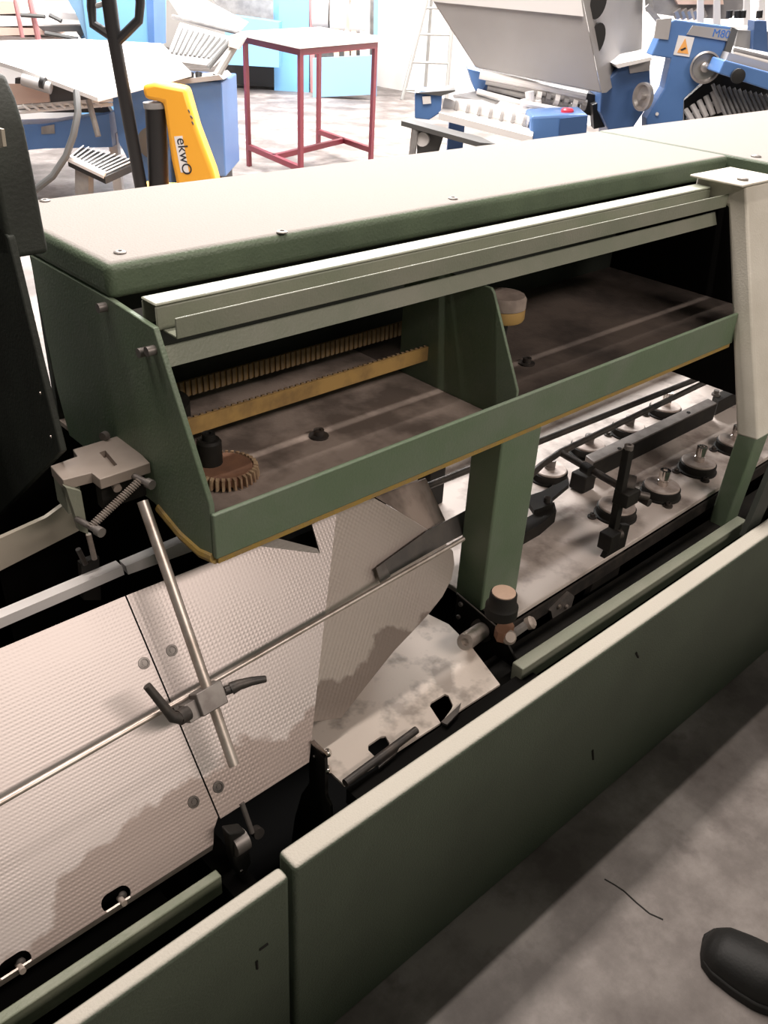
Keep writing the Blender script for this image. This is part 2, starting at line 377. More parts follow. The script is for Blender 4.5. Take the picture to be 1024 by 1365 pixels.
# bracket behind right frame standing on front panel
MB().prism([PY(x, y, .650) for x, y in ((992, 716), (1003, 720), (1030, 660), (1030, 625))], (0, .012, 0)).build('panel_bracket', 'green_dark', hood)
# gear, hub, belt inside the window
gc = PZ(300, 622, .838); gr = .050
g = MB(); n = 40
g.lathe((gc.x, gc.y, .826), [(gr-.006, 0), (gr-.006, .012), (gr-.010, .0145), (gr-.018, .0135), (.015, .0135)], n=40)
gw = g.build('gear_wheel', 'gear_brown', hood)
tooth = None
for i in range(34):
    q = 2*math.pi*i/34; d = V((math.cos(q), math.sin(q), 0)); t = V((-d.y, d.x, 0)); c = V((gc.x, gc.y, .824))+d*(gr-.004)
    m_ = MB(); h = .018
    m_.add([c-t*.0026-d*.003, c+t*.0026-d*.003, c+t*.0016+d*.006, c-t*.0016+d*.006,
            c-t*.0026-d*.003+V((0, 0, h)), c+t*.0026-d*.003+V((0, 0, h)), c+t*.0016+d*.004+V((0, 0, h-.002)), c-t*.0016+d*.004+V((0, 0, h-.002))],
           [(0, 3, 2, 1), (4, 5, 6, 7), (0, 1, 5, 4), (1, 2, 6, 5), (2, 3, 7, 6), (3, 0, 4, 7)])
    m_.build('gear_tooth', 'gear_tooth', gw, smooth=False)
hc = PZ(280, 612, .845)
MB().lathe((hc.x, hc.y, .839), [(.019, 0), (.019, .036), (.016, .04), (.010, .04), (.010, .050), (.004, .050), (.004, .045)], n=20).build('gear_hub', 'black', hood)
# toothed belt loop
by0, by1, bz0, bz1, bxa, bxb = 1.085, 1.215, .866, .893, .600, 1.26
rc = (by1-by0)/2; yc = (by0+by1)/2; path = []
for i in range(13): q = -math.pi/2 - math.pi*i/12; path.append((bxa+rc*math.cos(q), yc+rc*math.sin(q)))
for i in range(13): q = math.pi/2 - math.pi*i/12; path.append((bxb+rc*math.cos(q), yc+rc*math.sin(q)))
bl = MB(); k = len(path)
vs = []; fs = []
for i in range(k):
    x, y = path[i]; cx = bxa if i < 13 else bxb; dx, dy = (x-cx)/rc, (y-yc)/rc
    for r_ in (0, -.004):
        for zz in (bz0, bz1): vs.append((x+dx*r_, y+dy*r_, zz))
for i in range(k):
    j = (i+1) % k
    fs += [(i*4, j*4, j*4+1, i*4+1), (i*4+2, i*4+3, j*4+3, j*4+2), (i*4+1, j*4+1, j*4+3, i*4+3), (i*4, i*4+2, j*4+2, j*4)]
belt = bl.add(vs, fs).build('drive_belt', 'belt_yellow', hood)
for row, (yy, sg) in enumerate(((by1-.004, -1), (by0+.004, 1))):
    first = None; cnt = int((bxb-bxa)/.0115)
    for i in range(cnt):
        xx = bxa+.004+i*.0115
        if first is None:
            first = MB().box(xx, xx+.0062, min(yy, yy+sg*.004), max(yy, yy+sg*.004), bz0+.001, bz1+.0012).build('belt_tooth', 'belt_tooth', belt, smooth=False)
        else:
            c = first.copy(); COL.objects.link(c); c.parent = belt; c.location = V((i*.0115, 0, 0))
MB().lathe((bxa, yc, .82), [(.056, 0), (.056, .03), (.059, .034), (.059, .086), (.03, .088)], n=32).build('belt_pulley', 'black', hood)
MB().lathe((bxb, yc, .82), [(.056, 0), (.056, .086), (.03, .088)], n=32).build('belt_pulley', 'black', hood)
dc = PZ(672, 392, 1.0)
MB().lathe((dc.x, dc.y, .955), [(.040, 0), (.042, .004), (.042, .018), (.0415, .022)], n=32).build('drum_band', 'belt_yellow', hood)
MB().lathe((dc.x, dc.y, .978), [(.042, 0), (.042, .016), (.038, .022), (.012, .023)], n=32).build('drum', 'dust_brown', hood)
MB().cyl((dc.x, dc.y, .82), (dc.x, dc.y, .956), .014).build('drum_shaft', 'dark_metal', hood)
for (px, py) in ((425, 582), (702, 485)):
    c = PZ(px, py, .82)
    MB().lathe(c, [(.017, 0), (.017, .003), (.009, .004), (.009, .013), (.004, .013), (.004, .009)], n=16).build('floor_bolt', 'dark_metal', hood)

# ================================================================== NEIGHBOUR MODULE (dark, at the left)
nb = thing('machine_end_cover', 'dark unlit end cover of the next machine module at the left edge', 'machine cover', (.43, 1.3, .42))
pts = [(21, 315), (61, 483), (82, 567), (90, 600)]
e = [PX(x, y, .43) for x, y in pts]
poly = [V((.43, p.y, p.z)) for p in e] + [PX(0, 690, .43), V((.43, 2.1, .72)), V((.43, 2.1, 1.62))]
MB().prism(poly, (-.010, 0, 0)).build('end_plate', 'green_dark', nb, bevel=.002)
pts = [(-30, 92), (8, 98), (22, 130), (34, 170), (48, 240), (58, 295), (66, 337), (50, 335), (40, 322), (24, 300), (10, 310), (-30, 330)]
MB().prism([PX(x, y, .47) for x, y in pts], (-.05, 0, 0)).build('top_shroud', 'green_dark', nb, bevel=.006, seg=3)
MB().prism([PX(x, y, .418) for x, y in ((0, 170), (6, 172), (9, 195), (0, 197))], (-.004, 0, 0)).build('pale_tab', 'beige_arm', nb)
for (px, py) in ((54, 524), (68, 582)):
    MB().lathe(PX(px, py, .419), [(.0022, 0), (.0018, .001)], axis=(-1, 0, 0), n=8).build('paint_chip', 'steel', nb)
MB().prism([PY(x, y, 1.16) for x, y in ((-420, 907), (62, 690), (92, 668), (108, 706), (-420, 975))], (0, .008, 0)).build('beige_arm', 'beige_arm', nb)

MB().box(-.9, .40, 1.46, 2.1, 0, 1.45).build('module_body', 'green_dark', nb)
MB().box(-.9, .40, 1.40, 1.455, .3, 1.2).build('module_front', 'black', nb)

# tension block with spring
tb = thing('tension_block', 'grey metal slotted clamp block with coil spring beside the green end panel', 'clamp block', (.46, 1.12, .8))
zt = .885
t_pts = [(97, 599), (163, 579), (200, 617), (133, 639), (122, 630), (84, 640), (67, 621), (103, 608)]
blk = MB().prism([PZ(x, y, zt) for x, y in t_pts], (0, 0, -.016)).build('block', 'block_metal', tb, bevel=.001)
cut(blk, [MB().prism([PZ(x, y, zt+.004)+V((0, 0, .002)) for x, y in ((132, 600), (140, 597), (156, 616), (149, 619))], (0, 0, -.016))])
p = lambda x, y, z: PZ(x, y, z)
MB().prism([p(125, 632, zt-.016), p(133, 639, zt-.016), p(200, 617, zt-.016), p(190, 606, zt-.016)], (0, 0, -.05)).build('block_body', 'black', tb)
MB().prism([p(69, 622, zt-.016), p(84, 640, zt-.016), p(104, 634, zt-.016), p(90, 616, zt-.016)], (0, 0, -.055)).build('side_arm', 'green_pale', tb)
sp0, sp1 = PY(187, 640, 1.0), PY(120, 703, 1.0)
def spring(mb, a, b, r, turns, wr):
    a, b = V(a), V(b); t = (b-a).normalized(); u = t.cross(V((0, 0, 1))).normalized(); v_ = t.cross(u); pts = []
    n = turns*10
    for i in range(n+1):
        q = 2*math.pi*i/10; pts.append(a+(b-a)*(i/n)+(u*math.cos(q)+v_*math.sin(q))*r)
    return mb.tube(pts, wr, 5)
spring(MB(), sp0, sp1, .0048, 26, .0012).build('coil_spring', 'steel', tb)
for c0 in (sp0, sp1):
    MB().cyl(c0+V((-.004, .03, 0)), c0+V((.004, -.014, 0)), .0045, 14).build('spring_pin', 'grey_metal', tb)
    MB().cyl(c0+V((.004, -.012, 0)), c0+V((.006, -.022, 0)), .007, 14).build('spring_pin_head', 'grey_metal', tb)
MB().cyl(PY(150, 640, 1.04), PY(157, 652, 1.02), .006, 14).build('dowel', 'block_metal', tb)
MB().cyl(PZ(137, 583, .89), PZ(142, 580, .89), .007, 14).build('dowel', 'grey_metal', tb)
MB().prism([PY(x, y, 1.03) for x, y in ((88, 650), (108, 655), (115, 695), (118, 712), (107, 708), (98, 680))], (0, .012, 0)).build('lever_arm', 'green_pale', tb)
MB().cyl(PY(118, 712, 1.05), PY(126, 745, 1.05), .004, 10).build('link_rod', 'steel', tb)
MB().cyl(PY(104, 732, 1.07), PY(114, 752, 1.07), .004, 10).build('link_rod', 'dark_metal', tb)
MB().prism([PY(x, y, 1.08) for x, y in ((108, 752), (132, 742), (135, 800), (112, 800))], (0, .012, 0)).build('link_bracket', 'black', tb)

# ================================================================== CHUTE
AT = math.radians(52); TN = V((0, -math.sin(AT), math.cos(AT))); TU = V((0, math.cos(AT), math.sin(AT))); TP = V((0, .742, .42))
def PT(px, py, h=0.): return PP(px, py, TP+TN*h, TN)
def tuv(co): d = co-TP; return (co.x, d.dot(TU))
chute = thing('sheet_metal_chute', 'inclined dimpled steel chute plates with screws below the green housing', 'chute', (.4, .85, .42))
left_poly = [V((-.5, TP.y, TP.z))+TU*.0, V((.4245, TP.y, TP.z)), PT(293, 1090), PT(180, 789), V((-.5, 0, 0))]
top_v = (PT(180, 789)-TP).dot(TU)
left_poly = [TP+V((-.5, 0, 0)), TP+V((.416, 0, 0)), TP+V((.425, 0, 0))+TU*.018, TP+V((.4375, 0, 0))+TU*.03, TP+V((.4375, 0, 0))+TU*top_v, TP+V((-.5, 0, 0))+TU*top_v]
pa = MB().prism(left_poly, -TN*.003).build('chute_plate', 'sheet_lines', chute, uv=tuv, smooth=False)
slots = []
def slot_cut(px, py, dx, dy, r, h=.02):
    a, b = PT(px-dx, py-dy), PT(px+dx, py+dy); t = (b-a).normalized(); u = TN.cross(t); pts = []
    for i in range(9): q = math.pi/2+math.pi*i/8; pts.append(a+(t*math.cos(q)+u*math.sin(q))*r)
    for i in range(9): q = -math.pi/2+math.pi*i/8; pts.append(b+(t*math.cos(q)+u*math.sin(q))*r)
    return MB().prism([p_+TN*h for p_ in pts], -TN*2*h)
cut(pa, [slot_cut(155, 1198, 8, -5, .012), slot_cut(20, 1287, 9, -6, .012)])
for (px, py) in ((155, 1199), (20, 1288)):
    c = PT(px, py, -.012); MB().cyl(c+V((.004, 0, 0)), c+V((.004, 0, 0))+TN*.016-TU*.006, .0042, 12).build('slot_bolt', 'block_metal', chute)
    c = PT(px+7, py-6, -.012); MB().lathe(c, [(.006, 0), (.006, .005), (.004, .006)], axis=TN, n=12).build('slot_bolt', 'dark_metal', chute)
# folded front lip of the left plate
MB().prism([TP+V((-.5, 0, 0)), TP+V((.416, 0, 0)), TP+V((.416, .004, -.016)), TP+V((-.5, .004, -.016))], (0, .003, 0)).build('front_lip', 'steel', chute)
# right plate up to the fold ridge
F1, F2p, F3 = PT(449, 683), PT(431, 842), PT(412, 1016)
rp = [TP+V((.440, 0, 0))+TU*.026, F3, F2p, F1, PT(416, 699), PT(427, 738), PT(418, 737), PT(345, 728), PT(300, 742), TP+V((.440, 0, 0))+TU*top_v]
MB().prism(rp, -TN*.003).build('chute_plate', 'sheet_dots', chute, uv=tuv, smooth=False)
for (px, py) in ((192, 884), (229, 867), (258, 1069), (291, 1049)):
    c = PT(px, py); MB().lathe(c, [(.0088, 0), (.0086, .0012), (.0058, .0014), (.0052, .0002), (.003, .0002), (.003, .0012)], axis=TN, n=20).build('screw', 'grey_metal' if py < 900 else 'dark_metal', chute)
    MB().lathe(c+TN*.0004, [(.0026, 0), (.0026, .0006)], axis=TN, n=6).build('screw_socket', 'black', chute)
# small turned-up flap at the top of the right plate
fl0, fl1 = PT(345, 728), PT(427, 738)
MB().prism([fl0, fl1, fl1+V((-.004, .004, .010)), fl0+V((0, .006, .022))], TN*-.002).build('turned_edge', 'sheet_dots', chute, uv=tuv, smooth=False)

# plow-fold sheets
ridge = (F1-F3).normalized(); N3 = Matrix.Rotation(math.radians(14), 3, ridge) @ TN
if (Matrix.Rotation(math.radians(14), 3, ridge) @ TN).x < 0: N3 = Matrix.Rotation(math.radians(-14), 3, ridge) @ TN
def P3(px, py, h=0.): return PP(px, py, F3+N3*h, N3)
plow = thing('folding_plow_plate', 'creased steel folding plate between chute and green post', 'metal plate', (.85, .85, .45))
poly3 = [F3, P3(418, 962), P3(455, 957), P3(490, 912), P3(525, 868), P3(550, 842), P3(572, 818), P3(590, 795), P3(602, 772), P3(606, 752), P3(604, 735), P3(588, 718), P3(570, 706), P3(535, 684), P3(499, 664), F1, F2p]
def p3uv(co): d = co-F3; return (co.x, d.dot(TU))
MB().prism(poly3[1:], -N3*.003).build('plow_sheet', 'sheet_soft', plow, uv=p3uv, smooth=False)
MB().prism([P3(501, 663, -.004), P3(568, 638, -.06), P3(594, 694, -.05), P3(572, 707, -.004)], (.001, .003, 0)).build('rear_flap', 'dust_brown', plow, smooth=False)
MB().prism([P3(507, 753, .012), P3(571, 707, .016), P3(630, 676, .02), P3(630, 706, .02), P3(579, 733, .016), P3(514, 770, .012)], -N3*.003).build('guide_strap', 'grey_belt', plow, smooth=False)
MB().prism([P3(502, 757, .013), P3(513, 750, .013), P3(521, 768, .013), P3(508, 778, .013)], -N3*.002).build('strap_tip', 'grey_metal', plow, smooth=False)
# strip rail above the chute, steel's bright reflection painted white; black gap between
MB().prism([PY(x, y, 1.06) for x, y in ((-620, 1088), (-620, 1107), (166, 766), (163, 755))], (0, .02, 0)).build('rail_strip', 'white_paint', chute)
MB().prism([PY(x, y, 1.06) for x, y in ((168, 755), (171, 766), (262, 733), (255, 718))], (0, .02, 0)).build('rail_strip', 'white_paint', chute)
MB().box(-.5, .98, 1.01, 1.04, .30, .66).build('back_support', 'black_unlit', chute)

# guide rods and clamp
gd = thing('guide_rod_clamp', 'long thin steel guide rod with cross rod and two-lever clamp over the chute', 'guide rod', (.45, .9, .5))
g0, g1 = PT(0, 1070, .045), PT(618, 718, .05)
g_m = g0+(g0-g1)*.9
MB().cyl(g_m, g1, .0042, 12).build('guide_rod', 'steel', gd)
c0, c1 = PT(190, 668, .075), PT(312, 1020, .062)
MB().cyl(c0, c1, .0078, 16).build('cross_rod', 'steel', gd)
cx_ = (g1-g0).normalized(); cy_ = (c0-c1).normalized(); cz_ = cx_.cross(cy_).normalized()
rpt = c0.lerp(c1, .742)
MB().obox(rpt-cz_*.004-cx_*.002, cx_*.021, cy_*.0165, cz_*.0145).build('clamp_block', 'grey_metal', gd, bevel=.0015)
MB().obox(rpt-cx_*.030-cy_*.004-cz_*.010, cx_*.010, cy_*.013, cz_*.011).build('clamp_jaw', 'grey_metal', gd, bevel=.001)
MB().cyl(PT(250, 950, .062), PT(238, 957, .066), .011, 16).build('lever_hub', 'dark_metal', gd)
MB().tube([PT(240, 957, .068), PT(230, 956, .071), PT(222, 946, .074), PT(196, 914, .082)], .0085, 12, .0058).build('lever', 'dark_metal', gd)
MB().cyl(PT(300, 921, .058), PT(310, 917, .060), .007, 14).build('lever_hub', 'dark_metal', gd)
lv = MB().tube([PT(308, 918, .060), PT(318, 913, .064), PT(336, 908, .068), PT(354, 905, .070)], .0095, 12, .0052).build('lever', 'dark_metal', gd)

# ================================================================== SLOTTED DUSTY PLATE
spt = thing('slotted_plate', 'dusty stained flat plate with two black slots behind front panel', 'plate', (.8, .8, .42))
zz = .42
pp = [(.628, .704), (.985, .700), (1.02, .80), (1.035, .875), (1.02, .955), (.70, .955), (.628, .80)]
sp_ = MB().prism([(a, b, zz) for a, b in pp], (0, 0, -.004)).build('plate', 'slot_plate', spt, smooth=False)
def quadcut(pts): return MB().prism([PZ(x, y, zz)+V((0, 0, .01)) for x, y in pts], (0, 0, -.03))
cut(sp_, [quadcut([(491, 1000), (491, 993), (507, 982), (514, 981), (519, 990), (519, 996), (500, 1009)]),
          quadcut([(573, 941), (575, 936), (593, 925), (598, 927), (604, 940), (602, 945), (588, 964)])])
for pts in (((588, 962), (612, 940), (615, 936), (611, 950), (596, 966)), ((502, 1008), (518, 996), (535, 990), (528, 1004), (505, 1023))):
    MB().prism([PZ(x, y, zz+.006) for x, y in pts], (0, 0, -.004)).build('slot_lip', 'dark_metal', spt, smooth=False)
MB().cyl(PZ(460, 1044, .432), PZ(555, 973, .432), .0065, 12).build('edge_rod', 'dark_metal', spt)
MB().box(.628, 1.06, .672, .699, .385, .415).build('front_edge', 'black_unlit', spt)

# dark upright bracket and latch near the joint
ub = thing('upright_bracket', 'black pointed upright bracket with two bright bolts at plate corner', 'bracket', PZ(425, 1060, .36))
bx = .617
pts = [PX(x, y, bx) for x, y in ((411, 989), (433, 1011), (434, 1062), (440, 1075), (442, 1120), (386, 1140), (393, 1090), (402, 1058), (412, 1044))]
MB().prism(pts, (.006, 0, 0)).build('bracket_plate', 'black', ub, bevel=.0008)
MB().prism([PX(x, y, bx)+V((0, 0, .001)) for x, y in ((413, 990), (416, 988), (436, 1008), (433, 1011))], (.004, 0, 0)).build('bright_edge', 'chrome', ub)
for (px, py) in ((436, 1004), (436, 1026)):
    c = PX(px, py, bx+.007); MB().lathe(c, [(.007, 0), (.007, .004), (.0045, .006)], axis=(.6, -.6, .5), n=14).build('bolt', 'chrome', ub)
MB().lathe(PX(419, 1008, bx), [(.002, 0), (.002, .002)], axis=(-1, 0, 0), n=10).build('rivet', 'grey_metal', ub)
lt = thing('roller_latch', 'small dark roller latch with a rod in the gap by the joint', 'latch', PZ(320, 1150, .33))
c = PY(318, 1122, .72)
MB().cyl(c+V((-.011, 0, 0)), c+V((.011, 0, 0)), .017, 20).build('roller', 'grey_metal', lt)
MB().prism([PY(x, y, .715) for x, y in ((305, 1112), (328, 1108), (336, 1150), (328, 1166), (318, 1168), (312, 1150))], (0, .02, 0)).build('latch_body', 'black', lt, bevel=.003)
MB().lathe(PY(322, 1161, .714), [(.0035, 0), (.003, .002)], axis=(0, -1, 0), n=10).build('latch_pin', 'chrome', lt)
MB().cyl(PY(322, 1070, .76), PY(336, 1110, .74), .0042, 10).build('latch_rod', 'grey_metal', lt)
MB().lathe(PY(340, 1107, .745), [(.009, 0), (.009, .012)], axis=(0, -1, .3), n=12).build('rod_nut', 'dark_metal', lt)

# ================================================================== ROLLER BED
bed = thing('roller_bed', 'dust-covered steel bed carrying two rows of round pulleys', 'machine bed', (1.8, 1.05, .40))
MB().prism([(1.13, .812, .42), (4.5, .86, .42), (4.5, 1.38, .42), (1.13, 1.38, .42)], (0, 0, -.012)).build('bed_plate', 'bed_dust', bed, bevel=.002)
MB().prism([(1.13, .806, .405), (4.5, .854, .405), (4.5, .859, .405), (1.13, .811, .405)], (0, 0, -.03)).build('front_edge', 'dark_metal', bed)
rear = [(733, 624), (785, 591), (839, 566), (888, 540)]; front = [(823, 673), (883, 646), (932, 614), (980, 586)]
def pulley(c, tall):
    pu = MB().lathe((c.x, c.y, .42), [(.050, 0), (.050, .004), (.046, .006), (.046, .022), (.043, .024)], n=32).build('pulley', 'black', bed)
    MB().lathe((c.x, c.y, .4405), [(.043, 0), (.043, .006), (.041, .008)], n=32).build('pulley_disc', 'disc_dust', pu)
    h = .040 if tall else .024
    MB().lathe((c.x, c.y, .4485), [(.013, 0), (.013, h*.3), (.0115, h*.32), (.0115, h*.4), (.013, h*.42), (.013, h), (.0055, h), (.0055, h-.008)], n=20).build('spindle', 'chrome' if tall else 'grey_metal', pu)
    for dx, dy in ((-.052, .028), (-.035, -.045)):
        MB().lathe((c.x+dx, c.y+dy, .42), [(.011, 0), (.011, .004), (.006, .004), (.006, .011), (.003, .011), (.003, .008)], n=14).build('pulley_bolt', 'dark_metal', pu)
    # recess ring
for i, (px, py) in enumerate(rear): pulley(PZ(px, py, .448), i == 3)
for i, (px, py) in enumerate(front): pulley(PZ(px, py, .448), True)
# bar between the rows
q = [PZ(781, 607, .475), PZ(792, 616, .475), PZ(956, 537, .475), PZ(944, 531, .475)]
db = MB().prism(q, (0, 0, -.05)).build('divider_bar', 'grey_metal', bed, bevel=.0015)
MB().prism([v+V((0, -.0012, -.004)) for v in (q[1], q[2])]+[v+V((0, -.0012, -.052)) for v in (q[2], q[1])], (0, .001, 0)).build('bar_face', 'black', bed)
for (px, py) in ((826, 598), (918, 550)):
    MB().lathe(PZ(px, py, .4752), [(.0055, 0), (.005, .002)], n=12).build('bar_screw', 'black', db)
q2 = [PZ(951, 527, .475), PZ(958, 535, .475), PZ(1015, 506, .475), PZ(1006, 500, .475)]
MB().prism(q2, (0, 0, -.045)).build('divider_bar', 'black', bed)
MB().lathe(PZ(954, 527, .475), [(.012, 0), (.012, .006), (.008, .006), (.008, .016), (.004, .016)], n=14).build('bar_bolt', 'grey_metal', bed)
MB().obox(PZ(777, 640, .445), (.022, 0, 0), (0, .022, 0), (0, 0, .022)).build('bearing_block', 'black', bed, bevel=.003)
MB().prism([PZ(x, y, .47) for x, y in ((700, 662), (722, 655), (757, 638), (759, 645), (736, 664), (738, 672), (712, 680))], (0, 0, -.012)).build('lever_plate', 'black', bed)
MB().prism([PZ(x, y, .46) for x, y in ((690, 700), (702, 690), (739, 669), (742, 681), (722, 698), (690, 716))], (0, 0, -.03)).build('lever_plate', 'black', bed)
MB().lathe(PZ(729, 669, .47), [(.008, 0), (.008, .012), (.005, .014)], n=14).build('lever_pivot', 'dark_metal', bed)
for xx in (1.30, 1.55, 2.55):
    MB().box(xx, xx+.05, 1.20, 1.24, .42, .60).build('rear_support', 'black', bed, bevel=.002)

# rods, cross rod and clamp upright
rd = thing('rod_clamp_upright', 'dark upright bar clamping twin guide rods above the pulleys', 'clamp stand', (1.5, .83, .30))
zr = .55
MB().cyl(PZ(560, 652, zr+.005), PZ(1000, 477, zr), .0078, 12).build('guide_rod', 'dark_metal', rd)
MB().tube([PZ(690, 650, zr), PZ(722, 620, zr), PZ(748, 602, zr), PZ(1000, 481, zr-.02)], .0078, 12).build('guide_rod', 'dark_metal', rd)
MB().cyl(PZ(749, 604, zr), PZ(866, 671, zr-.01), .0085, 12).build('cross_rod', 'dark_metal', rd)
MB().cyl(PZ(778, 622, zr), PZ(788, 628, zr), .013, 14).build('rod_collar', 'black', rd)
ut, ubm = PY(838, 598, .83), PY(800, 800, .83)
dirv = (ut-ubm).normalized()
MB().obox((ut+ubm)/2, (.0095, 0, 0), (0, .008, 0), dirv*((ut-ubm).length/2)).build('upright_bar', 'black', rd, bevel=.001)
MB().lathe(ut+V((0, 0, -.002)), [(.0095, 0), (.0095, .010), (.0045, .011), (.0045, .006)], n=16).build('top_bolt', 'grey_metal', rd)
kc = PY(831, 658, .83)
MB().obox(kc+V((-.004, -.010, 0)), (.022, 0, 0), (0, .018, 0), (0, 0, .016)).build('clamp_block', 'black', rd, bevel=.0015)
MB().cyl(kc+V((.018, .015, .008)), kc+V((.030, -.004, .006)), .026, 20).build('knob', 'dark_metal', rd)
MB().cyl(kc+V((.03, -.02, -.004)), kc+V((.045, -.035, -.008)), .009, 14).build('thumb_screw', 'dark_metal', rd)
k2 = PY(808, 717, .83)
MB().obox(k2+V((0, -.008, 0)), (.018, 0, 0), (0, .016, 0), (0, 0, .020)).build('clamp_block', 'black', rd, bevel=.002)
MB().cyl(k2+V((.014, -.008, .004)), k2+V((.034, -.014, .004)), .011, 14).build('thumb_screw', 'dark_metal', rd)
MB().prism([PY(x, y, .818) for x, y in ((800, 755), (830, 700), (840, 700), (818, 792), (792, 812), (782, 800))], (0, .012, 0)).build('stand_plate', 'black', rd)

# cap, bolt and fittings at the foot of the green post
ft = thing('post_fittings', 'black pivot with pink-topped cap and silver bolt at the green post foot', 'fitting', PZ(660, 830, .40))
cpt = PZ(672, 789, .55)
MB().lathe((cpt.x, cpt.y, .50), [(.030, .0), (.030, .02), (.0255, .026), (.0245, .046), (.0235, .048)], n=28).build('cap_body', 'black', ft)
MB().lathe((cpt.x, cpt.y, .548), [(.0215, 0), (.0215, .002), (.019, .0028)], n=28).build('cap_top', 'cap_pink', ft)
bp_ = [PX(x, y, 1.095) for x, y in ((609, 792), (668, 842), (700, 905), (690, 930), (655, 900), (606, 832))]
MB().prism(bp_, (.005, 0, 0)).build('pivot_plate', 'black', ft, bevel=.0006)
ed = [PX(x, y, 1.0945) for x, y in ((609, 790), (668, 840))]
MB().cyl(ed[0], ed[1], .0012, 8).build('plate_edge', 'grey_metal', ft)
for (px, py) in ((615, 805), (612, 822)):
    MB().lathe(PX(px, py, 1.094), [(.005, 0), (.005, .004), (.003, .005)], axis=(-1, 0, 0), n=12).build('plate_bolt', 'grey_metal', ft)
b0, b1 = PX(643, 840, 1.094), PX(620, 856, .985)
ax = (b1-b0).normalized()
MB().lathe(b0, [(.024, -.002), (.024, .004), (.014, .005)], axis=ax, n=24).build('bolt_washer', 'dark_metal', ft)
ln = (b1-b0).length
MB().lathe(b0, [(.0165, 0), (.0165, ln-.004), (.015, ln), (.007, ln), (.007, ln-.008)], axis=ax, n=24).build('silver_bolt', 'steel', ft)
MB().prism([PZ(x, y, .47) for x, y in ((660, 836), (668, 826), (680, 824), (686, 834), (672, 846), (664, 844))], (0, 0, -.02)).build('copper_shim', 'copper', ft)
MB().lathe(PZ(676, 850, .45), [(.013, 0), (.014, .012), (.010, .018)], axis=(-.3, -.6, .6), n=18).build('fitting_nut', 'block_metal', ft)
MB().cyl(PZ(683, 846, .45), PZ(700, 834, .45), .009, 6).build('fitting_hex', 'grey_metal', ft)
MB().lathe(PZ(703, 832, .45), [(.012, 0), (.013, .010), (.009, .015)], axis=(.4, -.6, .6), n=18).build('fitting_nut', 'block_metal', ft)
MB().prism([PY(x, y, .80) for x, y in ((735, 815), (760, 790), (766, 795), (760, 815), (738, 830))], (0, .008, 0)).build('side_bracket', 'grey_metal', ft)
for (px, py) in ((745, 808), (755, 808)):
    MB().lathe(PY(px, py, .799), [(.005, 0), (.004, .005)], axis=(0, -1, 0), n=10).build('bracket_bolt', 'steel', ft)

# ================================================================== SHOE
sh = thing('shoe', 'black leather shoe toe on the concrete floor, lower right corner', 'shoe', PZ(1000, 1300, 0))
toe = PZ(938, 1254, 0.02); heel_dir = (PZ(1090, 1345, .02)-toe); heel_dir.z = 0; hd = heel_dir.normalized(); sd = V((-hd.y, hd.x, 0)); toe.z = 0
def shoe_ring(t):  # half widths and heights along the length
    tab = [(0, .012, .020), (.010, .034, .046), (.030, .047, .060), (.07, .054, .068), (.11, .055, .074), (.15, .044, .085), (.19, .038, .105), (.235, .034, .112), (.265, .031, .108), (.285, .018, .098)]
    for (a, b) in zip(tab, tab[1:]):
        if a[0] <= t <= b[0]:
            k = (t-a[0])/(b[0]-a[0]); return a[1]+(b[1]-a[1])*k, a[2]+(b[2]-a[2])*k
    return tab[-1][1:]
m_ = MB(); vs = []; fs = []; NS = 30; NR = 16
for i in range(NS):
    t = .285*(i/(NS-1))**1.25; wd, ht = shoe_ring(t)
    for j in range(NR):
        q = math.pi*j/(NR-1); vs.append(toe+hd*t+sd*(wd*math.cos(q)*(1-.15*math.sin(q)**2))+V((0, 0, .018+(ht-.018)*math.sin(q)**.75)))
for i in range(NS-1):
    for j in range(NR-1): fs.append((i*NR+j, i*NR+j+1, (i+1)*NR+j+1, (i+1)*NR+j))
    fs.append((i*NR, (i+1)*NR, (i+1)*NR+NR-1, i*NR+NR-1))
fs += [tuple(range(NR)), tuple(range((NS-1)*NR, NS*NR))]
m_.add(vs, fs).build('upper', 'shoe', sh)
out = []
for i in range(NS):
    t = .285*(i/(NS-1))**1.25; wd, _ = shoe_ring(t); out.append((t, wd+.004))
op = [toe+hd*(t-.004)+sd*w_ for t, w_ in out]+[toe+hd*(t+.003)-sd*w_ for t, w_ in reversed(out)]
MB().prism(op, (0, 0, .02)).build('sole', 'shoe_sole', sh, bevel=.003)
for i, t in enumerate((.115, .135, .155)):
    wd, ht = shoe_ring(t); pts = []
    for j in range(9):
        q = math.pi*(.28+.44*j/8); pts.append(toe+hd*t+sd*(wd*math.cos(q)*.9)+V((0, 0, .020+(ht-.018)*math.sin(q)**.75)))
    MB().tube(pts, .0022, 6).build('lace', 'shoe_sole', sh)

# ================================================================== BACKGROUND HALL
def bg(name, pts, d, th, m, parent, bevel=0., label=None):
    return MB().prism([Q(x, y, d) for x, y in pts], F2*th).build(name, m, parent, bevel=bevel, smooth=False, label=label)
def vb(name, px0, px1, z0, z1, d, th, m, parent, py=120, bevel=0.):     # box square to the view, given by two columns, heights and distance
    s0, s1 = SD(px0, py, d), SD(px1, py, d)
    return MB().prism([W(s0, d, z0), W(s1, d, z0), W(s1, d, z1), W(s0, d, z1)], F2*th).build(name, m, parent, bevel=bevel, smooth=False)
def floor_at(px, d): p_ = Q(px, 150, d); return V((p_.x, p_.y, 0))

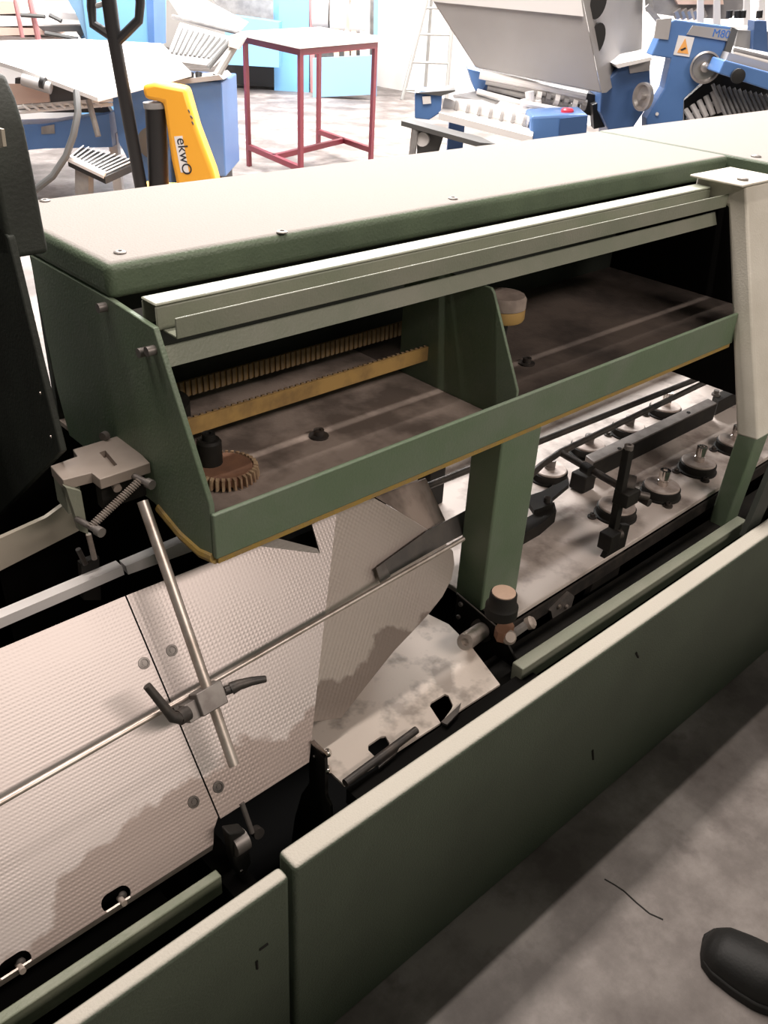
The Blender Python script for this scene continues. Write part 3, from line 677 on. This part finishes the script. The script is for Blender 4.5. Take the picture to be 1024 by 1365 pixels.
# --- red-framed work table
tb_ = thing('work_table', 'tall work table with white top and dark red steel frame', 'table', V((5.0, 6.2, 0)))
A, B, C_, D_ = V((4.44, 6.46, 0)), V((4.26, 5.50, 0)), V((5.31, 5.85, 0)), V((5.49, 6.81, 0))
zt_ = .98
corners = [A, B, C_, D_]; cen = sum(corners, V((0, 0, 0)))/4
MB().prism([cen+(c-cen)*1.05+V((0, 0, zt_)) for c in corners], (0, 0, -.03)).build('table_top', 'table_top', tb_, bevel=.003)
for c in corners:
    c2 = cen+(c-cen)*.95; u, v = (B-A).normalized()*.022, (C_-B).normalized()*.022
    MB().prism([c2+u+v, c2+u-v, c2-u-v, c2-u+v], (0, 0, zt_-.03)).build('leg', 'red_frame', tb_, smooth=False)
def bar(a, b, z, h=.04, w_=.02):
    a, b = cen+(a-cen)*.95, cen+(b-cen)*.95; t = (b-a).normalized(); n_ = V((-t.y, t.x, 0))*w_
    return MB().prism([a+n_, b+n_, b-n_, a-n_], (0, 0, h)), z
for a, b, z in ((A, B, .905), (B, C_, .905), (C_, D_, .905), (D_, A, .905), (A, B, .13), (C_, D_, .13)):
    m_, z = bar(a, b, z)
    m_.v = [p_+V((0, 0, z)) for p_ in m_.v]; m_.build('apron' if z > .5 else 'stretcher', 'red_frame', tb_, smooth=False)
m_, z = bar((A+B)/2, (C_+D_)/2, .13); m_.v = [p_+V((0, 0, .13)) for p_ in m_.v]; m_.build('stretcher', 'red_frame', tb_, smooth=False)
bw = MB().prism([Q(x, y, 6.9)+V((0, 0, .004)) for x, y in ((416, 56), (500, 49), (505, 51), (430, 60))], (0, 0, .02))
cb = thing('cardboard_sheet', 'flat pale cardboard sheet lying on the red-framed table', 'cardboard', V((5.0, 5.9, zt_)))
MB().prism([cen+(B-cen)*.9+V((0, 0, zt_)), cen+(C_-cen)*1.0+V((0, 0, zt_)), cen+(C_-cen)*.75+(D_-cen)*.2+V((0, 0, zt_)), cen+(B-cen)*.7+(A-cen)*.15+V((0, 0, zt_))], (0, 0, .012)).build('sheet', 'pink_wood', cb, smooth=False)

# --- pallet truck
pt = thing('pallet_truck', 'orange hand lift truck with black loop handle and black cylinder', 'pallet truck', floor_at(220, 5.0))
D0 = 5.0
yb = MB().prism([Q(x, y, D0) for x, y in ((189, 114), (205, 110), (247, 118), (262, 170), (284, 228), (300, 290), (245, 290), (228, 215), (217, 137), (192, 132))], F2*.14).build('mast_cover', 'orange', pt, bevel=.02)
s_ = [(232, 182), (243, 181), (252, 230), (241, 230)]
MB().prism([Q(x, y, D0-.003) for x, y in s_], F2*.002).build('sticker', 'white_sheet', yb, smooth=False)
o1 = Q(235.5, 184, D0-.004); o2 = Q(242.5, 224, D0-.004); xd = (o2-o1).normalized(); yd = F2.cross(xd)
if yd.dot(S2) < 0: yd = -yd
text_part('sticker_text', 'ekwO', 'print_black', yb, o1, xd, yd, .075, .001)
for k, (a, b) in enumerate((((251, 146), (253, 150)), ((254, 154), (257, 158)), ((256, 162), (258, 166)))):
    MB().cyl(Q(*a, D0-.001), Q(*b, D0-.001), .004, 6).build('scuff_mark', 'grey_dark', yb)
MB().cyl(Q(207, 138, D0+.06), Q(214, 290, D0+.06), .055, 20).build('lift_cylinder', 'black_bg', pt)
MB().cyl(Q(206, 136, D0+.06), Q(207, 144, D0+.06), .06, 20).build('cylinder_collar', 'grey_mid', pt)
MB().cyl(Q(152, 50, D0-.05), Q(190, 260, D0+.02), .034, 12).build('handle_shaft', 'black_bg', pt)
MB().cyl(Q(140, -40, D0-.07), Q(152, 50, D0-.05), .036, 12).build('handle_neck', 'black_bg', pt)
MB().tube([Q(154, 52, D0-.05), Q(124, 32, D0-.06), Q(122, 10, D0-.06), Q(122, -45, D0-.07)], .023, 10).build('handle_loop', 'black_bg', pt)
MB().tube([Q(158, 54, D0-.05), Q(185, 27, D0-.06), Q(187, 5, D0-.06), Q(186, -45, D0-.07)], .023, 10).build('handle_loop', 'black_bg', pt)
MB().tube([Q(128, 8, D0-.06), Q(138, 5, D0-.06), Q(150, 3, D0-.06)], .012, 8).build('release_lever', 'grey_mid', pt)
for px in (180, 260):
    f0 = floor_at(px, D0+.2); MB().prism([f0, f0+S2*.12, f0+S2*.12+F2*.9, f0+F2*.9], (0, 0, .06)).build('fork', 'orange', pt, smooth=False)
wl = floor_at(215, D0); MB().cyl(wl+V((0, 0, .09))-S2*.08, wl+V((0, 0, .09))+S2*.08, .09, 20).build('wheel', 'black_bg', pt)
MB().prism([wl+V((0, 0, .1))-S2*.16, wl+V((0, 0, .1))+S2*.34, wl+V((0, 0, .1))+S2*.34+F2*.2, wl+V((0, 0, .1))-S2*.16+F2*.2], (0, 0, .28)).build('truck_frame', 'orange', pt, smooth=False)

# --- blue machine on the left
bm_ = thing('paper_folding_machine', 'blue paper folding machine with big white delivery board, left behind lift truck', 'folding machine', floor_at(200, 6.2))
d1 = 6.2
vb('cabinet', 228, 298, .22, Q(260, 108, d1).z, d1, .55, 'blue', bm_, py=160, bevel=.01)
vb('pedestal', 232, 292, 0, .22, d1+.05, .4, 'black_bg', bm_, py=160)
bg('side_frame', ((148, 124), (186, 118), (226, 112), (228, 260), (182, 260), (172, 216), (158, 190)), d1+.02, .3, 'blue', bm_, .008)
bg('lower_beam', ((-20, 168), (60, 165), (145, 152), (150, 196), (60, 198), (-20, 205)), d1+.1, .25, 'blue', bm_)
bg('label_plate', ((55, 169), (72, 166), (73, 178), (55, 179)), d1+.09, .006, 'grey_mid', bm_)
bdr = [Q(-40, 70, d1+.3), Q(30, 92, d1-.1), Q(130, 130, d1-.35), Q(255, 96, d1-.1), Q(215, 58, d1+1.2), Q(105, 52, d1+1.4), Q(-40, 55, d1+1.2)]
MB().prism(bdr, (0, 0, -.025)).build('delivery_board', 'white_sheet', bm_, smooth=False)
# slotted guard and side arm
gd0 = [Q(222, 76, d1+.4), Q(285, 84, d1+.2), Q(318, 52, d1+.5), Q(240, 30, d1+.7)]
sg = MB().prism(gd0, V((0, 0, -.02))).build('slotted_guard', 'white_paint', bm_, smooth=False)
for i in range(10):
    k = (i+.8)/10.6
    a = gd0[0].lerp(gd0[1], k).lerp(gd0[3].lerp(gd0[2], k), .12); b = gd0[0].lerp(gd0[1], k).lerp(gd0[3].lerp(gd0[2], k), .86)
    MB().cyl(a+V((0, 0, .001)), b+V((0, 0, .001)), .011, 6).build('guard_slot', 'grey_dark', sg)
MB().cyl(Q(288, 102, d1), Q(312, 62, d1+.1), .026, 10).build('side_arm', 'ladder', bm_)
MB().cyl(Q(278, 90, d1+.1), Q(306, 56, d1+.2), .016, 10).build('side_arm', 'grey_dark', bm_)
MB().cyl(Q(230, 22, d1+.8), Q(318, 44, d1+.6), .014, 8).build('cross_shaft', 'grey_mid', bm_)
bg('guard_cover', ((222, -5), (262, -5), (330, 30), (318, 44), (240, 22)), d1+.9, .05, 'white_paint', bm_)
bg('arm_joint', ((306, 48), (318, 44), (326, 52), (318, 66), (304, 62)), d1+.05, .08, 'white_paint', bm_)
for i, px in enumerate((246, 254, 265)):
    MB().cyl(Q(px, 108, d1-.02), Q(px, 97, d1), .022, 12).build('caster', 'black_bg', bm_)
bg('top_ledge', ((222, 108), (292, 100), (298, 106), (228, 114)), d1-.04, .3, 'grey_paint', bm_)
# roller shafts below the board
for i, (y0, y1) in enumerate(((150, 139), (143, 133))):
    MB().cyl(Q(20, y0, d1), Q(150, y1, d1), .012, 8).build('roller_shaft', 'white_paint', bm_)
for i in range(9):
    x0 = 30+i*12; MB().cyl(Q(x0, 140-i*.6, d1-.02), Q(x0+10, 147-i*.6, d1-.02), .009, 6).build('roller_tape', 'white_paint', bm_)
bg('under_board', ((20, 104), (66, 108), (140, 136), (148, 150), (60, 150), (20, 146)), d1+.25, .06, 'grey_dark', bm_)
bg('pale_sheet', ((10, 112), (62, 112), (66, 136), (16, 140)), d1+.15, .02, 'pink_wood', bm_)
MB().cyl(Q(118, 133, d1-.2), Q(131, 182, d1-.25), .018, 10).build('drop_handle', 'grey_mid', bm_)
MB().cyl(Q(30, 106, d1-.2), Q(68, 118, d1-.2), .035, 12).build('roll_end', 'grey_paint', bm_)
MB().cyl(Q(54, 109, d1-.22), Q(60, 111, d1-.22), .037, 12).build('roll_band', 'black_bg', bm_)
# infeed rack of black and white slats
rk = [Q(92, 212, d1-.7), Q(132, 232, d1-.8), Q(176, 218, d1-.4), Q(108, 194, d1-.3), Q(158, 190, d1-.2)]
ra, rb2, rc2, rd2 = Q(90, 212, d1-.75), Q(140, 236, d1-.75), Q(185, 216, d1-.35), Q(108, 196, d1-.35)
rk_ = MB().prism([ra, rb2, rc2, rd2], (0, 0, -.04)).build('infeed_rack', 'black_bg', bm_, smooth=False)
for i in range(11):
    k = (i+.5)/11; a = rd2.lerp(rc2, k); b = ra.lerp(rb2, k)
    MB().cyl(a+V((0, 0, .012)), b+V((0, 0, .012)), .004, 6).build('rack_slat', 'white_paint', rk_)
MB().cyl(ra+V((0, 0, .01)), rb2+V((0, 0, .01)), .022, 8).build('rack_end_bar', 'white_paint', bm_)
bg('rack_leg', ((100, 222), (118, 224), (118, 270), (100, 270)), d1-.7, .1, 'grey_mid', bm_)
MB().lathe(Q(205, 190, d1-.02), [(.09, 0), (.10, .01), (.10, .03), (.07, .03), (.02, .015)], axis=-F2, n=24).build('hand_wheel', 'grey_dark', bm_)
for px in (10, 140):
    f0 = floor_at(px, d1+.2); MB().prism([f0, f0+S2*.06, f0+S2*.06+F2*.06, f0+F2*.06], (0, 0, .42)).build('machine_leg', 'white_paint', bm_, smooth=False)

ho = MB().tube([Q(102, 122, 5.6), Q(104, 150, 5.5), Q(98, 180, 5.45), Q(88, 208, 5.4), Q(70, 235, 5.35), Q(44, 255, 5.3), Q(20, 275, 5.3), Q(-10, 330, 5.2)], .02, 10).build('hose', 'grey_dark')
tag(ho, 'grey flexible hose curving down from under the white board', 'hose')

# --- pale blue cabinet and pallets, far left
fc = thing('pale_blue_cabinet', 'pale blue machine cabinet far behind the lift truck handle', 'cabinet', floor_at(150, 8.2))
bg('cabinet_body', ((108, -20), (198, -20), (198, 60), (188, 62), (118, 62)), 8.2, .6, 'blue_light', fc)
bg('cabinet_side', ((80, -20), (108, -20), (118, 62), (104, 24)), 8.25, .3, 'blue_grey', fc)
bg('cabinet_edge', ((194, -20), (204, -20), (206, 62), (198, 62)), 8.18, .4, 'blue', fc)
p0, p1 = floor_at(108, 8.3), floor_at(198, 8.3); MB().prism([p0, p1, p1+F2*.5, p0+F2*.5], (0, 0, Q(150, 60, 8.3).z)).build('cabinet_base', 'blue_light', fc, smooth=False)
lp = thing('stacked_sheet_trolley', 'trolley of white and pink sheets with red rails, top left corner', 'trolley', floor_at(50, 8.6))
for i, (y0, y1, m_) in enumerate(((0, 18, 'pink_wood'), (20, 34, 'white_paint'), (36, 46, 'pink_wood'))):
    bg('sheet_stack', ((-30, y0), (25+i*22, y0+2), (28+i*24, y1), (-30, y1+2)), 8.6, .5, m_, lp)
bg('dark_shelf', ((50, 35), (108, 34), (112, 44), (108, 52), (102, 42), (60, 43)), 8.5, .2, 'grey_dark', lp)
bg('upper_shelf', ((60, 14), (104, 18), (106, 27), (64, 24)), 8.55, .3, 'white_paint', lp)
MB().cyl(Q(38, -10, 8.4), Q(52, 56, 8.4), .025, 8).build('red_rail', 'rail_pink', lp)
MB().cyl(Q(18, -10, 8.4), Q(30, 50, 8.4), .018, 8).build('red_rail', 'rail_pink', lp)
for i, (a, b) in enumerate((((28, 20), (60, 22)), ((60, 44), (104, 52)), ((66, 20), (82, 28)))):
    MB().cyl(Q(*a, 8.35), Q(*b, 8.35), .018, 6).build('shelf_bar', 'grey_dark', lp)
p0, p1 = floor_at(-30, 8.7), floor_at(100, 8.7); MB().prism([p0, p1, p1+F2*.5, p0+F2*.5], (0, 0, Q(50, 50, 8.7).z)).build('trolley_base', 'white_paint', lp, smooth=False)

# --- pale blue guard machine behind the table and grey machine
bgm = thing('pale_blue_machine', 'pale blue sheet-metal machine housing behind the red table', 'machine', floor_at(385, 12.0))
bg('housing_panel', ((364, -30), (412, -30), (412, 152), (366, 143)), 12.6, .5, 'blue_light', bgm)
bg('cross_panel', ((320, 52), (364, 56), (364, 88), (322, 78)), 12.6, .3, 'blue_light', bgm)
bg('rear_panel', ((417, 78), (498, 74), (498, 126), (417, 130)), 12.15, .1, 'blue_grey', bgm)
gm = thing('grey_press', 'dark grey press body behind the slotted white guard', 'press', floor_at(310, 12.6))
bg('press_body', ((262, -30), (372, -30), (372, 34), (340, 34), (300, 22)), 12.6, .5, 'grey_mid', gm)
bg('press_top', ((300, -30), (372, -30), (372, 2), (330, 6)), 12.9, .3, 'white_paint', gm)
bg('press_foot', ((296, 84), (366, 88), (366, 116), (330, 114), (296, 108)), 12.6, .6, 'black_bg', gm)
bg('press_column', ((300, 20), (372, 30), (372, 90), (300, 86)), 12.15, .3, 'blue_light', gm)

# --- wooden slat rack with rolls
rk2 = thing('roll_rack', 'shelf rack with pale rolls behind upright wooden slats', 'rack', floor_at(455, 12.6))
bg('rack_post', ((412, -30), (418, -30), (420, 130), (414, 130)), 12.6, .06, 'rail_pink', rk2)
bg('rack_post', ((499, -30), (505, -30), (502, 132), (497, 132)), 12.6, .06, 'blue_grey', rk2)
bg('rack_back', ((418, -30), (500, -30), (500, 122), (418, 122)), 12.9, .04, 'grey_mid', rk2)
for px in (449, 463, 472, 484, 490):
    bg('slat', ((px-4, -30), (px+3, -30), (px+3, 80), (px-4, 80)), 12.55, .03, 'wood' if px < 480 else 'white_paint', rk2)
for (px, py, rr) in ((428, 18, .22), (452, 22, .25), (478, 24, .25)):
    c = Q(px, py, 12.7); MB().cyl(c-S2*.10, c+S2*.10, rr*.8, 20).build('paper_roll', 'white_paint', rk2)
MB().prism([Q(418, 84, 12.6), Q(500, 80, 12.6), Q(500, 84, 12.6), Q(418, 88, 12.6)], F2*.3).build('shelf_board', 'black_bg', rk2, smooth=False)

# --- ladder leaning at the wall
ld = thing('ladder', 'grey folding ladder leaning by the white wall', 'ladder', V((8.5, 8.9, 0)))
la, lb = PZ(536, 133, 0), Q(572, -10, 12.5); lc, le = PZ(594, 131, 0), Q(612, 40, 12.3)
lb2 = Q(572, -10, la.dot(F2)+.25)
le2 = Q(606, -10, la.dot(F2)+.30); lc2 = Q(596, 120, la.dot(F2)+.05); lc2.z = max(lc2.z, 0)
MB().cyl(la, lb2, .025, 8).build('side_rail', 'ladder', ld)
MB().cyl(V((lc2.x, lc2.y, 0)), le2, .025, 8).build('side_rail', 'ladder', ld)
mid = Q(567, 118, la.dot(F2)+.4); MB().cyl(V((mid.x, mid.y, 0)), Q(576, -10, la.dot(F2)+.35), .02, 8).build('rear_rail', 'ladder', ld)
rt = V((lc2.x, lc2.y, 0))
for k in (.10, .36, .62, .86):
    MB().cyl(la.lerp(lb2, k), rt.lerp(le2, k), .016, 8).build('rung', 'ladder', ld)

# --- folding machine with grey hopper hood
hm = thing('hopper_folding_machine', 'blue folding machine with large grey hinged noise hood', 'folding machine', floor_at(720, 5.0))
d2 = 5.0
hp = [Q(578, 3, d2), Q(634, 90, d2-.05), Q(802, 124, d2-.25), Q(778, 4, d2-.25), Q(770, -40, d2-.25), Q(572, -40, d2)]
MB().prism(hp, F2*.05).build('hood_front', 'grey_paint', hm, bevel=.006)
rs = [Q(802, 124, d2-.25), Q(824, 104, d2+.05), Q(828, 72, d2+.25), Q(850, 66, d2+.4), Q(852, -40, d2+.5), Q(768, -40, d2-.25), Q(778, 4, d2-.25)]
MB().prism(rs, F2*.03+S2*.03).build('hood_side', 'grey_paint', hm)
MB().prism([Q(576, 2, d2-.01), Q(778, 22, d2-.27), Q(774, -8, d2-.26), Q(570, -30, d2-.01)], F2*.02).build('hood_lid', 'white_paint', hm)
for (px, py, r1_, r2_) in ((798, 4, .045, .075), (796, 52, .04, .085)):
    c = Q(px, py, d2-.15); el = []
    for i in range(20):
        q_ = 2*math.pi*i/20; el.append(Q(px+10.5*math.cos(q_)+5*math.sin(q_)*-1, py+22*math.sin(q_), d2-.21))
    MB().prism(el, F2*.06).build('hood_opening', 'black_bg', hm, smooth=False)
bg('left_frame', ((624, 92), (640, 96), (650, 110), (640, 124), (632, 118)), d2-.02, .3, 'blue', hm)
bg('left_frame_low', ((632, 108), (650, 112), (648, 126), (634, 122)), d2+.02, .4, 'blue_deep', hm)
bg('roller_housing', ((640, 96), (802, 128), (796, 156), (700, 138), (648, 122)), d2+.04, .3, 'black_bg', hm)
for i, (a, b, r_, mm_) in enumerate((((640, 99), (782, 128), .022, 'white_paint'), ((648, 108), (780, 136), .016, 'grey_paint'), ((650, 117), (770, 144), .012, 'grey_mid'), ((636, 122), (712, 142), .014, 'white_paint'))):
    MB().cyl(Q(*a, d2-.06), Q(*b, d2-.14), r_, 10).build('roller', mm_, hm)
for i in range(6):
    x0 = 715+i*12; MB().cyl(Q(x0, 128+i*2.2, d2-.13), Q(x0+6, 129.5+i*2.2, d2-.13), .026, 10).build('roller_collar', 'grey_mid' if i % 2 else 'white_paint', hm)
for (px, py) in ((706, 126), (716, 138), (699, 136)):
    MB().cyl(Q(px, py-4, d2-.2), Q(px+1, py+9, d2-.2), .022, 10).build('gauge_screw', 'white_paint', hm)
MB().cyl(Q(696, 137, d2-.22), Q(762, 150, d2-.24), .014, 8).build('gauge_bar', 'white_paint', hm)
# feed table
ft0 = [Q(585, 150, d2-.45), Q(710, 182, d2-.6), Q(716, 156, d2-.15), Q(630, 124, d2+.0), Q(604, 130, d2-.1)]
MB().prism(ft0, (0, 0, -.03)).build('feed_table', 'white_sheet', hm, smooth=False)
MB().prism([Q(604, 128, d2-.1), Q(640, 122, d2), Q(668, 134, d2-.06), Q(660, 140, d2-.12), Q(606, 136, d2-.12)], (0, 0, .006)).build('feed_plate', 'grey_mid', hm, smooth=False)
MB().cyl(Q(592, 139, d2-.3), Q(706, 164, d2-.42), .028, 12).build('feed_roller', 'white_paint', hm)
for i in range(7):
    x0 = 606+i*15; MB().cyl(Q(x0, 141.5+i*3.3, d2-.335-i*.015), Q(x0+4, 142.4+i*3.3, d2-.335-i*.015), .030, 12).build('roller_band', 'grey_paint', hm)
bg('end_box', ((553, 125), (562, 121), (590, 122), (588, 150), (572, 160), (553, 158)), d2-.4, .16, 'blue', hm, .006)
bg('end_box_top', ((553, 124), (607, 120), (607, 122), (588, 128)), d2-.42, .2, 'grey_dark', hm)
bg('rating_plate', ((563, 129), (574, 128), (575, 138), (564, 139)), d2-.412, .008, 'white_sheet', hm)
eb = bg('control_box', ((708, 155), (742, 153), (784, 152), (780, 200), (704, 210)), d2-.5, .25, 'blue', hm, .012)
bg('control_box_side', ((747, 158), (784, 154), (780, 196), (744, 200)), d2-.51, .03, 'blue_deep', hm)
MB().lathe(Q(756, 151, d2-.42), [(.030, 0), (.030, .015), (.022, .022)], n=16).build('red_button', 'red', hm)
bg('right_frame', ((802, 112), (826, 92), (828, 84), (866, 80), (868, 120), (858, 150), (842, 174), (812, 176), (800, 150)), d2-.12, .35, 'blue_deep', hm, .008)
bg('frame_post', ((812, 170), (846, 170), (846, 260), (812, 260)), d2-.05, .3, 'blue_deep', hm)
bg('frame_plate', ((838, 84), (868, 78), (866, 94), (840, 98)), d2-.13, .012, 'grey_paint', hm)
bg('inner_gears', ((790, 140), (808, 134), (812, 168), (792, 172)), d2-.04, .1, 'black_bg', hm)
bg('frame_ledge', ((820, 86), (868, 76), (870, 80), (824, 91)), d2-.2, .35, 'white_paint', hm)
hw = MB().lathe(Q(861, 129, d2-.22), [(.050, 0), (.064, .008), (.064, .028), (.054, .028), (.046, .012), (.016, .012), (.016, .04), (.008, .04)], axis=(S2*-.9-F2*.5), n=28).build('hand_wheel', 'wheel', hm)
for px, dd in ((600, 4.9), (760, 4.7), (740, 5.3)):
    f0 = floor_at(px, dd); MB().prism([f0, f0+S2*.08, f0+S2*.08+F2*.08, f0+F2*.08], (0, 0, .82)).build('machine_leg', 'blue_deep', hm, smooth=False)
# grey extension ledge with bracket
lg = thing('side_ledge', 'narrow dark grey tray table in front of the grey-hooded machine', 'tray', floor_at(600, 4.2))
l0 = [Q(535, 161, 4.25), Q(547, 158, 4.4), Q(640, 182, 4.35), Q(662, 192, 4.2), Q(640, 190, 4.15)]
MB().prism(l0, (0, 0, -.02)).build('tray_top', 'grey_dark', lg, smooth=False)
MB().cyl(Q(554, 168, 4.25), Q(549, 212, 4.25), .016, 8).build('tray_leg', 'grey_mid', lg)
bg('motor_bracket', ((556, 170), (592, 180), (584, 205), (556, 206)), 4.3, .12, 'grey_dark', lg)
MB().cyl(Q(563, 186, 4.26), Q(568, 183, 4.4), .03, 14).build('motor', 'white_paint', lg)
f0 = floor_at(552, 4.28); MB().prism([f0, f0+S2*.04, f0+S2*.04+F2*.04, f0+F2*.04], (0, 0, .72)).build('tray_post', 'grey_mid', lg, smooth=False)
f0 = floor_at(630, 4.22); MB().prism([f0, f0+S2*.04, f0+S2*.04+F2*.04, f0+F2*.04], (0, 0, .80)).build('tray_post', 'grey_mid', lg, smooth=False)

# --- blue M80 machine at the right
mm = thing('blue_buckle_folder', 'blue folder with grey handwheel, warning triangle sticker and M80 plate', 'folding machine', floor_at(920, 4.9))
d3 = 4.9
bg('side_plate', ((878, 52), (896, 28), (900, 26), (976, 36), (960, 82), (940, 106), (912, 132), (910, 190), (862, 200), (862, 158), (886, 118), (895, 78), (868, 74)), d3, .12, 'blue', mm, .006)
bg('top_plate', ((924, 34), (976, 40), (970, 55), (916, 46)), d3-.012, .012, 'grey_paint', mm)
bg('corner_plate', ((876, 26), (896, 24), (891, 53), (872, 51)), d3-.012, .012, 'grey_paint', mm)
ot = Q(949, 48.5, d3-.013); xd = (Q(970, 51, d3-.013)-ot).normalized(); yd = F2.cross(xd); yd = yd if yd.z > 0 else -yd
text_part('plate_text', 'M80', 'print_blue', mm, ot, xd, yd, .048, .001)
stk = bg('warning_sticker', ((905, 47), (926, 50), (919, 76), (898, 73)), d3-.006, .006, 'white_sheet', mm)
bg('warning_triangle', ((914, 51), (918, 72), (903, 70)), d3-.009, .003, 'print_orange', stk)
bg('warning_mark', ((907, 66), (914, 63), (915, 65), (909, 68)), d3-.011, .002, 'print_black', stk)
bg('edge_frame', ((976, 36), (984, 40), (968, 92), (958, 96)), d3-.02, .2, 'grey_dark', mm)
MB().lathe(Q(939, 89, d3-.01), [(.05, 0), (.066, .01), (.072, .04), (.064, .045), (.055, .02), (.022, .018), (.022, .04), (.012, .046)], axis=(-F2+S2*-.15), n=32).build('hand_wheel', 'wheel', mm)
bg('side_beam', ((966, 80), (1060, 106), (1060, 132), (1024, 120), (988, 108), (958, 98)), d3-.25, .2, 'blue', mm, .006)
MB().lathe(Q(983, 101, d3-.26), [(.032, 0), (.032, .02), (.02, .022)], axis=-F2, n=18).build('beam_knob', 'black_bg', mm)
bg('beam_top', ((972, 70), (1060, 94), (1060, 106), (968, 80)), d3-.1, .25, 'grey_paint', mm)
for i in range(4):
    MB().cyl(Q(978, 66+i*5, d3-.05), Q(1060, 86+i*6, d3-.05), .010, 6).build('feed_rail', 'white_paint' if i % 2 else 'grey_mid', mm)
bg('roller_bay', ((912, 134), (942, 108), (958, 98), (1030, 122), (1060, 140), (1060, 200), (912, 200)), d3+.12, .2, 'black_bg', mm)
for i in range(12):
    x0 = 950+i*7; MB().cyl(Q(x0, 112+i*1.4, d3-.02), Q(x0+22, 165+i*1, d3-.08), .009, 6).build('stacker_rod', 'grey_mid', mm)
for i in range(5):
    x0 = 914+i*9; MB().cyl(Q(x0, 146-i*6, d3+.02), Q(x0+10, 162-i*3, d3-.02), .014, 8).build('roller_arm', 'grey_paint', mm)
    MB().cyl(Q(x0+2, 160-i*5, d3+.02), Q(x0+16, 148-i*5, d3+.02), .012, 8).build('roller_arm', 'grey_mid', mm)
bg('upper_frame', ((868, -30), (1000, -30), (990, 14), (970, 26), (900, 22), (872, 18)), d3+.4, .2, 'grey_mid', mm)
bg('upper_guard', ((880, -30), (960, -30), (965, 6), (905, 6)), d3+.36, .04, 'pink_wood', mm)
for px in (934, 956, 996, 1016):
    bg('upright_strap', ((px-3, -30), (px+4, -30), (px+5, 34), (px-4, 34)), d3+.3, .02, 'white_paint', mm)
for i in range(5):
    MB().cyl(Q(902+i*8, 14, d3+.34), Q(906+i*8, 24, d3+.34), .022, 8).build('clamp_nut', 'wheel', mm)
for px in (973, 984, 991, 1013):
    MB().cyl(Q(px, 14, d3+.1), Q(px-1, 24, d3+.1), .016, 8).build('black_knob', 'black_bg', mm)
bg('rear_box', ((984, 40), (1060, 44), (1060, 76), (980, 62)), d3+.15, .3, 'grey_mid', mm)
bg('rear_blue_block', ((1006, 28), (1022, 28), (1024, 70), (1004, 66)), d3+.1, .1, 'blue_deep', mm)
MB().cyl(Q(862, 8, d3+.2), Q(880, 30, d3+.2), .014, 6).build('top_strut', 'grey_mid', mm)
MB().lathe(Q(876, 152, d3-.006), [(.009, 0), (.008, .004)], axis=-F2, n=10).build('plate_screw', 'white_paint', mm)
for px, dd in ((866, 4.92), (905, 4.95), (1000, 5.0)):
    f0 = floor_at(px, dd); MB().prism([f0, f0+S2*.07, f0+S2*.07+F2*.1, f0+F2*.1], (0, 0, .85)).build('machine_leg', 'blue_deep', mm, smooth=False)
